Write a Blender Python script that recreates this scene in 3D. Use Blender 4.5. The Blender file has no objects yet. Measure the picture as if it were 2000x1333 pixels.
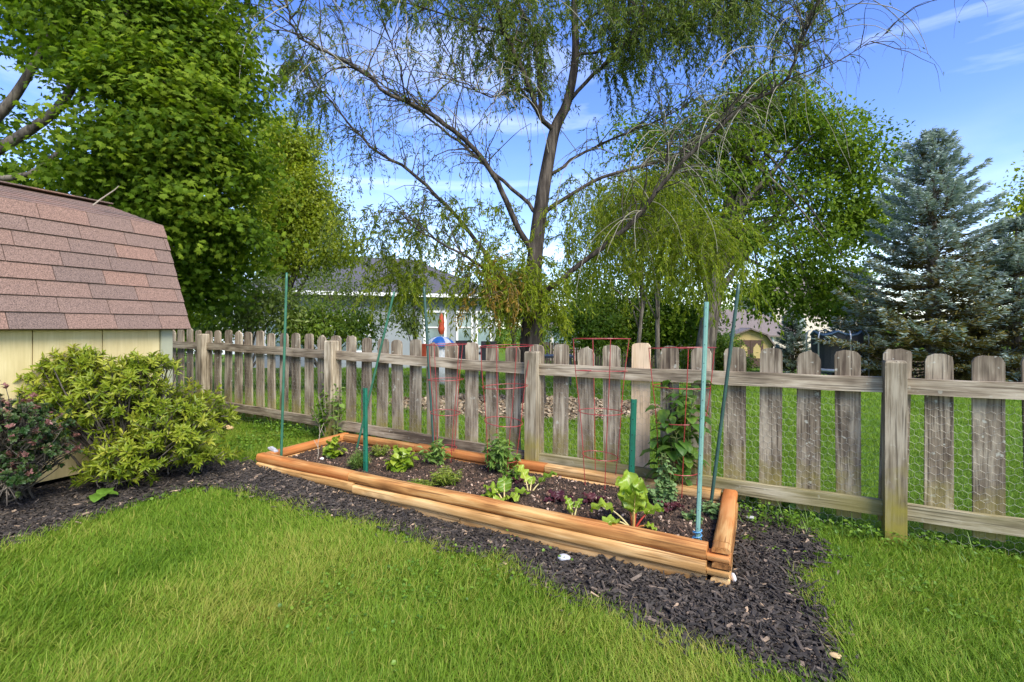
import bpy, math, numpy as np
from math import radians as R_, pi
rng = np.random.default_rng(7)
sc = bpy.context.scene
COL = sc.collection
F = 950.0; CH = 1.2; HZ = 640.0
def at(px, py, Z): return np.array([(px-1000)/F*Z, Z, CH+(HZ-py)/F*Z])
FE = np.array([.877, -.4805]); FB = np.array([.4805, .877])      # along the fence / away from the house
def fence_pt(k): return np.array([6*(-.624+.328*k), 6*(1-.1797*k)])
FD = float(fence_pt(1.5) @ FB)
_s = np.random.default_rng(3)
_wd = [(_s.normal(size=2), _s.uniform(0, 6.3)) for _ in range(28)]
def vnoise(x, y, f=1.0):
    v = 0
    for i, (d, p) in enumerate(_wd):
        fr = f*(1+.22*i); v = v+np.sin((d[0]*x+d[1]*y)*fr+p)/(1+.12*i)
    return v/5.0
def fdist(x, y): return FB[0]*x+FB[1]*y-FD
def H(x, y):
    x = np.asarray(x, float); y = np.asarray(y, float)
    d = fdist(x, y)
    left = .035*np.clip(-x-.5, 0, 5)*np.clip((9-y)/3, 0, 1)
    return left-.045*np.clip(d-1.5, 0, 30)+.012*vnoise(x, y, .6)*np.clip(d*.5+1, 0.3, 1)
def G(px, py):
    h = 0.
    for _ in range(6):
        Z = (CH-h)*F/(py-HZ); X = (px-1000)/F*Z; h = float(H(X, Z))
    return np.array([X, Z])
def inpoly(x, y, P):
    x = np.asarray(x); y = np.asarray(y); c = np.zeros(x.shape, bool); n = len(P)
    for i in range(n):
        x1, y1 = P[i]; x2, y2 = P[(i+1) % n]
        if y1 == y2: continue
        c ^= ((y1 > y) != (y2 > y)) & (x < (x2-x1)*(y-y1)/(y2-y1)+x1)
    return c
def nrm(v): return v/np.maximum(np.linalg.norm(v, axis=-1, keepdims=True), 1e-9)

# ------------------------------------------------------------------ mesh helpers
class MB:
    def __init__(s): s.v = []; s.f = []; s.r = []; s.n = 0
    def add(s, V, *Fs, rnd=.5):
        V = np.asarray(V, float).reshape(-1, 3)
        s.v.append(V)
        for f in Fs: s.f.append(np.asarray(f, np.int64)+s.n)
        s.r.append(np.full(len(V), rnd) if np.isscalar(rnd) else np.asarray(rnd, float))
        s.n += len(V); return s
    def box(s, c, size, ax=None, rnd=.5):
        t = np.array([[x, y, z] for z in (-.5, .5) for y in (-.5, .5) for x in (-.5, .5)])*np.array(size)
        if ax is not None: t = t @ np.array(ax)
        return s.add(t+np.array(c), BOXF, rnd=rnd)
    def tube(s, P, rad, n=6, rnd=.5, cap=True):
        P = np.asarray(P, float); m = len(P); rad = np.broadcast_to(np.asarray(rad, float), (m,))
        T = nrm(np.gradient(P, axis=0)); a = np.array([0, 0, 1.]) if abs(T[0][2]) < .9 else np.array([1., 0, 0])
        U = np.cross(T, a); U = nrm(U); W = np.cross(T, U)
        th = np.arange(n)*2*pi/n
        V = P[:, None]+rad[:, None, None]*(np.cos(th)[None, :, None]*U[:, None]+np.sin(th)[None, :, None]*W[:, None])
        i = np.arange(m-1)[:, None]*n; j = np.arange(n)[None]; j2 = (j+1) % n
        q = np.stack([i+j, i+j2, i+n+j2, i+n+j], -1).reshape(-1, 4)
        fs = [q]
        if cap: fs += [np.arange(n)[None, ::-1], (np.arange(n)+(m-1)*n)[None]]
        return s.add(V.reshape(-1, 3), *fs, rnd=rnd)
    def scat(s, tpl, P, Y, Z, sc_, rnd):
        """copies of a small template: local y along Y, local z along Z"""
        tv, tf = tpl; P = np.asarray(P, float); N = len(P)
        if N == 0: return s
        Y = nrm(np.asarray(Y, float)); Z = np.asarray(Z, float); Z = nrm(Z-Y*np.sum(Z*Y, -1, keepdims=True)); X = np.cross(Y, Z)
        S = np.asarray(sc_, float)
        if S.ndim == 0: S = np.full(N, float(S))
        if S.ndim == 1: S = np.repeat(S[:, None], 3, 1)
        T = tv[None]*S[:, None, :]
        V = P[:, None]+T[..., 0:1]*X[:, None]+T[..., 1:2]*Y[:, None]+T[..., 2:3]*Z[:, None]
        off = np.arange(N)*len(tv)
        Fs = (tf[None]+off[:, None, None]).reshape(-1, tf.shape[1])
        return s.add(V.reshape(-1, 3), Fs, rnd=np.repeat(np.asarray(rnd, float), len(tv)))
    def build(s, name, mat, parent=None, smooth=False):
        V = np.concatenate(s.v); me = bpy.data.meshes.new(name)
        if parent is not None: V = V-np.array(base_of(parent))
        me.vertices.add(len(V)); me.vertices.foreach_set('co', V.astype(np.float32).ravel())
        tot = np.concatenate([np.full(len(f), f.shape[1]) for f in s.f]); idx = np.concatenate([f.ravel() for f in s.f])
        me.loops.add(len(idx)); me.loops.foreach_set('vertex_index', idx.astype(np.int32))
        me.polygons.add(len(tot)); st = np.concatenate([[0], np.cumsum(tot)[:-1]])
        me.polygons.foreach_set('loop_start', st.astype(np.int32)); me.polygons.foreach_set('loop_total', tot.astype(np.int32))
        me.polygons.foreach_set('use_smooth', np.full(len(tot), smooth))
        at_ = me.attributes.new('rnd', 'FLOAT', 'POINT'); at_.data.foreach_set('value', np.concatenate(s.r).astype(np.float32))
        me.materials.append(mat); me.update(calc_edges=True); me.validate()
        o = bpy.data.objects.new(name, me); COL.objects.link(o)
        if parent is not None: o.parent = parent
        return o
BOXF = np.array([[0, 2, 3, 1], [4, 5, 7, 6], [0, 1, 5, 4], [2, 6, 7, 3], [0, 4, 6, 2], [1, 3, 7, 5]])
_base = {}
def base_of(o):
    b = np.zeros(3)
    while o is not None: b = b+np.array(o.location); o = o.parent
    return b
def tag(o, label=None, cat=None, group=None, kind=None):
    if label: o['label'] = label
    if cat: o['category'] = cat
    if group: o['group'] = group
    if kind: o['kind'] = kind
    return o
def thing(name, label, cat, loc=(0, 0, 0), group=None):
    o = bpy.data.objects.new(name, None); o.empty_display_size = .1; COL.objects.link(o)
    o.location = [float(v) for v in loc]
    return tag(o, label, cat, group)
def one(mb, name, mat, label, cat, group=None, smooth=False):
    return tag(mb.build(name, mat, None, smooth), label, cat, group)
# templates (x width, y length, z normal)
KITE = (np.array([[0, 0, 0], [.5, .45, .1], [0, 1, -.08], [-.5, .45, .1]]), np.array([[0, 1, 2], [0, 2, 3]]))
OVAL = (np.array([[0, 0, 0], [0, .33, -.02], [0, .7, -.05], [0, 1, -.16], [.36, .25, .06], [.42, .6, .03], [-.36, .25, .06], [-.42, .6, .03]]),
        np.array([[0, 4, 1], [0, 1, 6], [4, 5, 2], [4, 2, 1], [1, 2, 7], [1, 7, 6], [5, 3, 2], [2, 3, 7]]))
_mo = [(0, 0), (.25, .08), (.5, -.02), (.42, .2), (.72, .42), (.42, .48), (.46, .72), (.2, .62), (0, 1.02), (-.2, .62), (-.46, .72), (-.42, .48), (-.72, .42), (-.42, .2), (-.5, -.02), (-.25, .08)]
MAPLE = (np.array([[0, .35, .05]]+[[x, y, -.12*abs(x)-.06*y*y] for x, y in _mo]), np.array([[0, i+1, (i+1) % 16+1] for i in range(16)]))
BLADE = (np.array([[-.5, 0, 0], [.5, 0, 0], [.42, .35, .05], [-.42, .35, .05], [.3, .7, .2], [-.3, .7, .2], [0, 1, .42]]),
         np.array([[0, 1, 2], [0, 2, 3], [3, 2, 4], [3, 4, 5], [5, 4, 6]]))
BLADE3 = (np.array([[-.5, 0, 0], [.5, 0, 0], [.35, .6, .12], [-.35, .6, .12], [0, 1, .35]]), np.array([[0, 1, 2], [0, 2, 3], [3, 2, 4]]))
CHIP = (np.array([[-.5, -.5, -.5], [.4, -.45, -.4], [-.4, .5, -.5], [.5, .4, -.4], [-.4, -.4, .5], [.5, -.5, .3], [-.5, .4, .35], [.35, .5, .5]]), BOXF)

# ------------------------------------------------------------------ materials
def mat(name):
    m = bpy.data.materials.new(name); m.use_nodes = True; nt = m.node_tree; nt.nodes.clear()
    o = nt.nodes.new('ShaderNodeOutputMaterial'); b = nt.nodes.new('ShaderNodeBsdfPrincipled')
    nt.links.new(b.outputs[0], o.inputs[0]); return m, nt, b, o
def N(nt, t, **k):
    n = nt.nodes.new(t)
    for a, v in k.items():
        if a in n.inputs: n.inputs[a].default_value = v
        else: setattr(n, a, v)
    return n
def ramp(nt, src, stops):
    r = nt.nodes.new('ShaderNodeValToRGB'); e = r.color_ramp.elements
    while len(e) < len(stops): e.new(.5)
    for i, (p, c) in enumerate(stops): e[i].position = p; e[i].color = (*c, 1)
    nt.links.new(src, r.inputs[0]); return r.outputs[0]
def mix(nt, fac, a, b, mode='MIX'):
    n = nt.nodes.new('ShaderNodeMix'); n.data_type = 'RGBA'; n.blend_type = mode
    for s, v in ((0, fac), (6, a), (7, b)):
        if hasattr(v, 'links'): nt.links.new(v, n.inputs[s])
        else: n.inputs[s].default_value = v if s == 0 else (*v, 1)
    return n.outputs[2]
def simple(name, c, rough=.6, metal=0., var=.15, scale=8., bump=0.):
    m, nt, b, o = mat(name)
    tc = N(nt, 'ShaderNodeTexCoord'); no = N(nt, 'ShaderNodeTexNoise', Scale=scale, Detail=5.)
    nt.links.new(tc.outputs['Object'], no.inputs['Vector'])
    c = np.array(c); cc = ramp(nt, no.outputs[0], [(.3, tuple(c*(1-var))), (.7, tuple(np.minimum(c*(1+var), .95)))])
    nt.links.new(cc, b.inputs['Base Color']); b.inputs['Roughness'].default_value = rough; b.inputs['Metallic'].default_value = metal
    if bump:
        bp = N(nt, 'ShaderNodeBump', Strength=bump, Distance=.01); nt.links.new(no.outputs[0], bp.inputs['Height']); nt.links.new(bp.outputs[0], b.inputs['Normal'])
    return m
def leafmat(name, c0, c1, c2, tr=.3, rough=.45, spec=.35):
    m, nt, b, o = mat(name)
    a = N(nt, 'ShaderNodeAttribute', attribute_name='rnd')
    c = ramp(nt, a.outputs['Fac'], [(.12, c0), (.5, c1), (.9, c2)])
    nt.links.new(c, b.inputs['Base Color']); b.inputs['Roughness'].default_value = rough; b.inputs['Specular IOR Level'].default_value = spec
    t = N(nt, 'ShaderNodeBsdfTranslucent'); br = mix(nt, 1., c, (1.25, 1.25, .7), 'MULTIPLY'); nt.links.new(br, t.inputs[0])
    ms = N(nt, 'ShaderNodeMixShader'); ms.inputs[0].default_value = tr
    nt.links.new(b.outputs[0], ms.inputs[1]); nt.links.new(t.outputs[0], ms.inputs[2]); nt.links.new(ms.outputs[0], o.inputs[0])
    return m
def attrmat(name, stops, rough=.8, bump=.0, scale=60., fine=.35):
    """per-piece colour from the rnd attribute, broken up by fine noise"""
    m, nt, b, o = mat(name)
    a = N(nt, 'ShaderNodeAttribute', attribute_name='rnd'); c = ramp(nt, a.outputs['Fac'], stops)
    tc = N(nt, 'ShaderNodeTexCoord'); no = N(nt, 'ShaderNodeTexNoise', Scale=scale, Detail=4.); nt.links.new(tc.outputs['Object'], no.inputs['Vector'])
    g = ramp(nt, no.outputs[0], [(.3, (1-fine,)*3), (.7, (1+fine,)*3)])
    nt.links.new(mix(nt, 1., c, g, 'MULTIPLY'), b.inputs['Base Color']); b.inputs['Roughness'].default_value = rough
    if bump:
        bp = N(nt, 'ShaderNodeBump', Strength=bump, Distance=.006); nt.links.new(no.outputs[0], bp.inputs['Height']); nt.links.new(bp.outputs[0], b.inputs['Normal'])
    return m
def woodmat(name, dark, midc, light, axis=2, moss=0., grain=55., lichen=0., knots=0., rough=.85, hue=None, bump=.5, mossh=0., streak=.7):
    """wood with grain along a local axis; every object gets its own piece of the pattern"""
    m, nt, b, o = mat(name)
    tc = N(nt, 'ShaderNodeTexCoord'); oi = N(nt, 'ShaderNodeObjectInfo')
    ad = N(nt, 'ShaderNodeVectorMath', operation='ADD'); ml = N(nt, 'ShaderNodeVectorMath', operation='SCALE'); ml.inputs['Scale'].default_value = 37.
    cx = N(nt, 'ShaderNodeCombineXYZ')
    for i in range(3): nt.links.new(oi.outputs['Random'], cx.inputs[i])
    nt.links.new(cx.outputs[0], ml.inputs[0]); nt.links.new(tc.outputs['Object'], ad.inputs[0]); nt.links.new(ml.outputs[0], ad.inputs[1])
    mp = N(nt, 'ShaderNodeMapping'); s = [1., 1., 1.]; s[axis] = .06; mp.inputs['Scale'].default_value = s; nt.links.new(ad.outputs[0], mp.inputs[0])
    n1 = N(nt, 'ShaderNodeTexNoise', Scale=grain, Detail=7., Roughness=.65, Distortion=.6); nt.links.new(mp.outputs[0], n1.inputs['Vector'])
    mp2 = N(nt, 'ShaderNodeMapping'); s2 = [1., 1., 1.]; s2[axis] = .3; mp2.inputs['Scale'].default_value = s2; nt.links.new(ad.outputs[0], mp2.inputs[0])
    n2 = N(nt, 'ShaderNodeTexNoise', Scale=9., Detail=3.); nt.links.new(mp2.outputs[0], n2.inputs['Vector'])
    mm = N(nt, 'ShaderNodeMath', operation='MULTIPLY_ADD'); mm.inputs[1].default_value = .55
    nt.links.new(n2.outputs[0], mm.inputs[0])
    hf = N(nt, 'ShaderNodeMath', operation='MULTIPLY'); hf.inputs[1].default_value = .5; nt.links.new(n1.outputs[0], hf.inputs[0]); nt.links.new(hf.outputs[0], mm.inputs[2])
    c = ramp(nt, mm.outputs[0], [(.40, dark), (.52, midc), (.63, light)])
    hs = N(nt, 'ShaderNodeHueSaturation'); rm = N(nt, 'ShaderNodeMapRange'); rm.inputs['To Min'].default_value = .75; rm.inputs['To Max'].default_value = 1.2
    nt.links.new(oi.outputs['Random'], rm.inputs[0]); nt.links.new(rm.outputs[0], hs.inputs['Value']); nt.links.new(c, hs.inputs['Color']); c = hs.outputs[0]
    if knots:
        vo = N(nt, 'ShaderNodeTexVoronoi', Scale=9.); mp3 = N(nt, 'ShaderNodeMapping'); s3 = [1., 1., 1.]; s3[axis] = .45; mp3.inputs['Scale'].default_value = s3
        nt.links.new(ad.outputs[0], mp3.inputs[0]); nt.links.new(mp3.outputs[0], vo.inputs['Vector'])
        kf = ramp(nt, vo.outputs['Distance'], [(.05, (knots,)*3), (.22, (0, 0, 0))]); c = mix(nt, kf, c, tuple(np.array(dark)*.45))
    n6 = N(nt, 'ShaderNodeTexNoise', Scale=grain*1.6, Detail=2.); mp6 = N(nt, 'ShaderNodeMapping'); s6 = [1., 1., 1.]; s6[axis] = .025; mp6.inputs['Scale'].default_value = s6
    nt.links.new(ad.outputs[0], mp6.inputs[0]); nt.links.new(mp6.outputs[0], n6.inputs['Vector'])
    c = mix(nt, ramp(nt, n6.outputs[0], [(.57, (0, 0, 0)), (.64, (streak,)*3)]), c, tuple(np.array(dark)*.5))
    if hue is not None:
        n3 = N(nt, 'ShaderNodeTexNoise', Scale=2.6, Detail=2.); nt.links.new(mp2.outputs[0], n3.inputs['Vector'])
        c = mix(nt, ramp(nt, n3.outputs[0], [(.45, (0, 0, 0)), (.68, (1, 1, 1))]), c, hue)
    if lichen:
        n4 = N(nt, 'ShaderNodeTexNoise', Scale=26., Detail=3.); nt.links.new(ad.outputs[0], n4.inputs['Vector'])
        c = mix(nt, ramp(nt, n4.outputs[0], [(.66, (0, 0, 0)), (.72, (lichen,)*3)]), c, (.52, .52, .42))
    if moss:
        sx = N(nt, 'ShaderNodeSeparateXYZ'); nt.links.new(tc.outputs['Object'], sx.inputs[0])
        n5 = N(nt, 'ShaderNodeTexNoise', Scale=11., Detail=4.); nt.links.new(ad.outputs[0], n5.inputs['Vector'])
        q = N(nt, 'ShaderNodeMath', operation='MULTIPLY_ADD'); q.inputs[1].default_value = .55; nt.links.new(n5.outputs[0], q.inputs[0]); nt.links.new(sx.outputs['Z'], q.inputs[2])
        c = mix(nt, ramp(nt, q.outputs[0], [(.32+mossh, (moss,)*3), (.6+mossh, (0, 0, 0))]), c, (.24, .20, .035))
    nt.links.new(c, b.inputs['Base Color']); b.inputs['Roughness'].default_value = rough; b.inputs['Specular IOR Level'].default_value = .25
    bp = N(nt, 'ShaderNodeBump', Strength=bump, Distance=.004); nt.links.new(n1.outputs[0], bp.inputs['Height']); nt.links.new(bp.outputs[0], b.inputs['Normal'])
    return m

M = {}
M['picket'] = woodmat('weathered_picket', (.085, .060, .040), (.235, .185, .125), (.43, .36, .255), 2, moss=.75, lichen=.55, knots=.6)
M['rail'] = woodmat('weathered_rail', (.10, .073, .048), (.265, .21, .14), (.44, .37, .265), 0, lichen=.3, knots=.5)
M['mossrail'] = woodmat('mossy_rail', (.11, .09, .045), (.25, .21, .12), (.40, .35, .24), 0, lichen=.2, knots=.4, hue=(.22, .19, .05))
M['post'] = woodmat('weathered_post', (.11, .082, .05), (.285, .23, .15), (.48, .41, .29), 2, moss=.95, lichen=.2, knots=.3, mossh=.08)
M['newwood'] = woodmat('new_wood', (.50, .34, .19), (.66, .47, .28), (.75, .56, .36), 2, knots=.15, rough=.6, bump=.2)
M['log'] = woodmat('cedar_log', (.23, .095, .026), (.46, .22, .066), (.62, .37, .14), 0, knots=.6, rough=.7, hue=(.50, .15, .035), grain=40.)
M['log2'] = woodmat('honey_log', (.30, .15, .045), (.50, .28, .10), (.64, .41, .18), 0, knots=.6, rough=.55, grain=40.)
M['logdark'] = woodmat('stained_log', (.20, .085, .025), (.36, .165, .05), (.50, .27, .10), 0, knots=.5, rough=.6, grain=40.)
M['shingle'] = attrmat('roof_shingle', [(0., (.13, .092, .074)), (.5, (.178, .116, .088)), (1., (.225, .128, .088))], .95, .6, 150., .6)
M['siding'] = woodmat('yellow_siding', (.58, .47, .215), (.64, .525, .25), (.69, .575, .29), 2, grain=70., bump=.3, rough=.6, streak=.10)
M['trim'] = simple('green_trim', (.33, .335, .22), .55, 0, .1)
M['darkwood'] = simple('dark_wood', (.03, .024, .02), .9)
M['soilbase'] = simple('soil_base', (.045, .029, .017), .95, 0, .5, 60., .6)
M['mulchbase'] = simple('mulch_base', (.024, .017, .012), .95, 0, .5, 40., .6)
M['chip'] = attrmat('bark_chip', [(0., (.013, .010, .0065)), (.5, (.040, .031, .022)), (.76, (.085, .065, .046)), (.92, (.18, .13, .085)), (1., (.46, .32, .19))], .75, .0, 80., .4)
M['crumb'] = attrmat('soil_crumb', [(0., (.02, .012, .007)), (.55, (.06, .036, .021)), (.78, (.11, .066, .038)), (.9, (.24, .13, .08)), (1., (.50, .36, .25))], .9, 0, 80., .3)
M['grass'] = leafmat('grass_blade', (.095, .185, .013), (.20, .32, .027), (.41, .39, .085), .45, .5, .15)
M['fargrass'] = leafmat('far_grass', (.08, .17, .010), (.14, .25, .018), (.22, .31, .03), .4, .5, .2)
M['litter'] = attrmat('leaf_litter', [(0., (.10, .065, .035)), (.6, (.24, .175, .10)), (1., (.38, .30, .19))], .9)
M['maple'] = leafmat('maple_leaf', (.05, .10, .007), (.125, .205, .014), (.24, .32, .025), .52, .55, .12)
M['yellowtree'] = leafmat('yellow_green_leaf', (.17, .23, .012), (.29, .35, .02), (.42, .45, .04), .45)
M['willow'] = leafmat('willow_leaf', (.055, .10, .015), (.125, .18, .025), (.22, .25, .035), .4, .5, .2)
M['olive'] = leafmat('olive_leaf', (.13, .19, .012), (.23, .29, .02), (.34, .36, .035), .52, .5, .15)
M['orange'] = leafmat('orange_leaf', (.20, .13, .02), (.32, .20, .03), (.42, .26, .04), .3)
M['bigtree'] = leafmat('far_tree_leaf', (.06, .12, .010), (.14, .225, .018), (.25, .33, .03), .5, .5, .15)
M['hedge'] = leafmat('hedge_leaf', (.065, .13, .012), (.15, .24, .022), (.25, .32, .035), .5)
M['dogwood'] = leafmat('viburnum_leaf', (.10, .15, .025), (.19, .255, .045), (.32, .38, .12), .45)
M['spruce'] = leafmat('spruce_needle', (.07, .105, .075), (.23, .30, .265), (.40, .47, .445), .2, .7, .15)
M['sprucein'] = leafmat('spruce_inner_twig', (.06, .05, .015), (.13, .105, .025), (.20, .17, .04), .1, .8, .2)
M['azalea'] = leafmat('azalea_leaf', (.10, .16, .010), (.24, .30, .022), (.42, .41, .055), .4, .4, .3)
M['barb'] = leafmat('barberry_leaf', (.025, .065, .012), (.075, .11, .03), (.28, .13, .11), .3)
M['barbtip'] = leafmat('barberry_tip', (.13, .05, .05), (.22, .11, .11), (.34, .13, .08), .2)
M['hosta'] = leafmat('hosta_leaf', (.10, .20, .02), (.12, .23, .025), (.16, .27, .03), .3)
M['chard'] = leafmat('chard_leaf', (.16, .27, .018), (.25, .37, .03), (.36, .46, .05), .4, .35, .5)
M['chardstem'] = leafmat('chard_stem', (.42, .05, .03), (.62, .38, .09), (.66, .56, .25), .15)
M['beet'] = leafmat('beet_leaf', (.035, .008, .012), (.065, .014, .02), (.10, .03, .03), .2)
M['basil'] = leafmat('basil_leaf', (.11, .20, .012), (.20, .29, .018), (.31, .38, .035), .35, .35, .5)
M['herb'] = leafmat('herb_leaf', (.11, .18, .02), (.20, .27, .03), (.30, .32, .05), .35)
M['tomato'] = leafmat('tomato_leaf', (.09, .17, .03), (.15, .25, .045), (.22, .32, .07), .35)
M['vine'] = leafmat('vine_leaf', (.06, .14, .02), (.11, .205, .03), (.19, .29, .04), .45)
M['pea'] = leafmat('pea_leaf', (.10, .19, .06), (.16, .26, .09), (.22, .32, .11), .3)
M['weed'] = leafmat('weed_leaf', (.06, .13, .012), (.12, .23, .02), (.20, .31, .03), .35)
M['stem'] = simple('green_stem', (.16, .18, .05), .6)
M['twig'] = simple('pale_twig', (.36, .30, .22), .8)
M['bark'] = woodmat('willow_bark', (.018, .014, .011), (.050, .039, .030), (.105, .085, .064), 2, grain=22., bump=1., knots=0)
M['bark2'] = woodmat('grey_bark', (.05, .042, .034), (.12, .10, .078), (.20, .17, .13), 2, grain=18., bump=1.)
M['whip'] = simple('bare_whip', (.26, .235, .16), .7, 0, .25, 2.)
M['redwire'] = simple('red_wire', (.30, .032, .03), .4, 0, .2, 30.)
M['wire'] = simple('galvanised_wire', (.27, .26, .21), .5, .3, .15, 20.)
M['greenpost'] = simple('green_post', (.012, .13, .075), .4, 0, .2, 20.)
M['greenrod'] = simple('green_rod', (.035, .13, .075), .4, 0, .2, 20.)
M['palepost'] = simple('pale_green_post', (.19, .36, .29), .45, 0, .12, 20.)
M['darkrod'] = simple('dark_green_rod', (.03, .075, .058), .45, 0, .25, 12.)
M['hole'] = simple('hole', (.01, .012, .012), .9)
M['tie'] = simple('blue_tie', (.08, .25, .42), .5)
M['stone'] = simple('grey_stone', (.42, .42, .43), .8, 0, .2, 20., .3)
M['white'] = simple('white_paint', (.78, .78, .76), .5, 0, .04)
M['housewall'] = simple('grey_blue_siding', (.23, .255, .265), .6, 0, .05, 2.)
M['houseroof'] = simple('grey_roof', (.075, .073, .08), .9, 0, .25, 30., .3)
M['glass'] = simple('window_glass', (.16, .22, .22), .08, 0, .5, 1.2)
M['brownroof'] = simple('brown_roof', (.16, .128, .108), .9, 0, .2, 12., .2)
M['beige'] = simple('beige_wall', (.58, .50, .38), .7, 0, .05)
M['barnwall'] = simple('barn_yellow', (.48, .36, .14), .6, 0, .06)
M['barnbrown'] = simple('barn_brown', (.085, .045, .03), .7)
M['net'] = simple('black_net', (.03, .03, .03), .8, 0, .3, 40.)
M['blueframe'] = simple('blue_rim', (.10, .16, .23), .5)
M['steel'] = simple('steel_pole', (.5, .5, .5), .4, .5)
M['blue'] = simple('blue_plastic', (.04, .17, .52), .35)
M['red'] = simple('red_fabric', (.50, .075, .025), .7)
M['dark'] = simple('dark_metal', (.03, .03, .032), .5)
M['fencefar'] = woodmat('far_fence_board', (.075, .055, .04), (.15, .11, .08), (.22, .17, .12), 2, grain=20.)
M['sandrock'] = simple('sandy_rock', (.52, .36, .17), .9, 0, .3, 20., .6)

# ------------------------------------------------------------------ bed frame of reference
C0 = np.array([.992, 2.215]); BU = nrm(np.array([-.872, .49])); BV = nrm(np.array([.452, .892])); BL = 3.51; BW = .935; BT = .175
def bed(u, v, z=0.): p = C0+BU*u+BV*v; return np.array([p[0], p[1], z])
BEDP = [bed(0, 0)[:2], bed(BL, 0)[:2], bed(BL, BW)[:2], bed(0, BW)[:2]]
SOIL = .103
MUL = [G(*p) for p in [(-90, 1120), (0, 1075), (100, 1040), (200, 1003), (300, 975), (380, 955), (450, 958), (520, 975), (560, 985), (640, 1010), (700, 1018), (760, 1035), (830, 1060), (900, 1085), (980, 1092), (1010, 1125), (1080, 1155), (1130, 1185), (1180, 1190), (1250, 1225), (1350, 1275), (1450, 1300), (1520, 1320), (1600, 1345), (1660, 1345), (1645, 1290), (1605, 1215), (1572, 1165), (1560, 1130), (1600, 1095), (1580, 1050), (1530, 1012), (1450, 990)]]
MUL += [bed(.3, .5)[:2], bed(2, .5)[:2], bed(BL-.1, .4)[:2], bed(BL+.02, .12)[:2]]+[G(*p) for p in [(430, 908), (340, 918), (200, 935), (-90, 945)]]
# shed frame of reference
SK = np.array([-2.87, 4.10]); SU = nrm(np.array([-.42, -.907])); SN = nrm(np.array([-.907, .42])); SL = 3.0; SD = 2.4
def shed(s, n, z): p = SK+SU*s+SN*n; return np.array([p[0], p[1], z])
SHEDP = [shed(0, 0, 0)[:2], shed(SL, 0, 0)[:2], shed(SL, SD, 0)[:2], shed(0, SD, 0)[:2]]

# ------------------------------------------------------------------ ground
def ground():
    xs = np.concatenate([-np.geomspace(400, 9, 26), np.arange(-8.5, 8.6, .12), np.geomspace(9, 400, 26)])
    ys = np.concatenate([np.linspace(-60, -1, 10), np.arange(-.8, 9, .12), np.geomspace(9.2, 700, 60)])
    X, Y = np.meshgrid(xs, ys); V = np.stack([X, Y, H(X, Y)], -1)
    inb = inpoly(X, Y, BEDP)
    V[..., 2] -= .03*inb
    n = len(xs); i = np.arange(len(ys)-1)[:, None]*n; j = np.arange(n-1)[None]
    q = np.stack([i+j, i+j+1, i+n+j+1, i+n+j], -1).reshape(-1, 4)
    m, nt, b, o = mat('lawn_ground')
    g = N(nt, 'ShaderNodeNewGeometry'); n1 = N(nt, 'ShaderNodeTexNoise', Scale=.35, Detail=6.); n2 = N(nt, 'ShaderNodeTexNoise', Scale=22., Detail=6., Roughness=.7)
    nt.links.new(g.outputs['Position'], n1.inputs['Vector']); nt.links.new(g.outputs['Position'], n2.inputs['Vector'])
    c1 = ramp(nt, n1.outputs[0], [(.3, (.075, .15, .012)), (.7, (.14, .22, .02))]); c2 = ramp(nt, n2.outputs[0], [(.3, (.45, .45, .45)), (.7, (1.25, 1.25, 1.25))])
    nt.links.new(mix(nt, 1., c1, c2, 'MULTIPLY'), b.inputs['Base Color']); b.inputs['Roughness'].default_value = .95; b.inputs['Specular IOR Level'].default_value = .1
    bp = N(nt, 'ShaderNodeBump', Strength=.8, Distance=.05); nt.links.new(n2.outputs[0], bp.inputs['Height']); nt.links.new(bp.outputs[0], b.inputs['Normal'])
    tag(MB().add(V.reshape(-1, 3), q).build('ground', m, None, True), kind='structure')
ground()
def mulch_h(x, y):
    v = -(x-C0[0])*BU[1]+(y-C0[1])*BU[0]; u = (x-C0[0])*BU[0]+(y-C0[1])*BU[1]; v = -v*np.sign(BU[0]*BV[1]-BU[1]*BV[0])*-1
    low = np.clip(1-np.abs(np.minimum(v, 0))/.22, 0, 1)*np.clip((3.1-u)/1.2, 0, 1)*(u > -.3)
    return H(x, y)+.016+.012*vnoise(x, y, 3.)-low*(.014+.010*vnoise(x, y, 5.))
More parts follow.
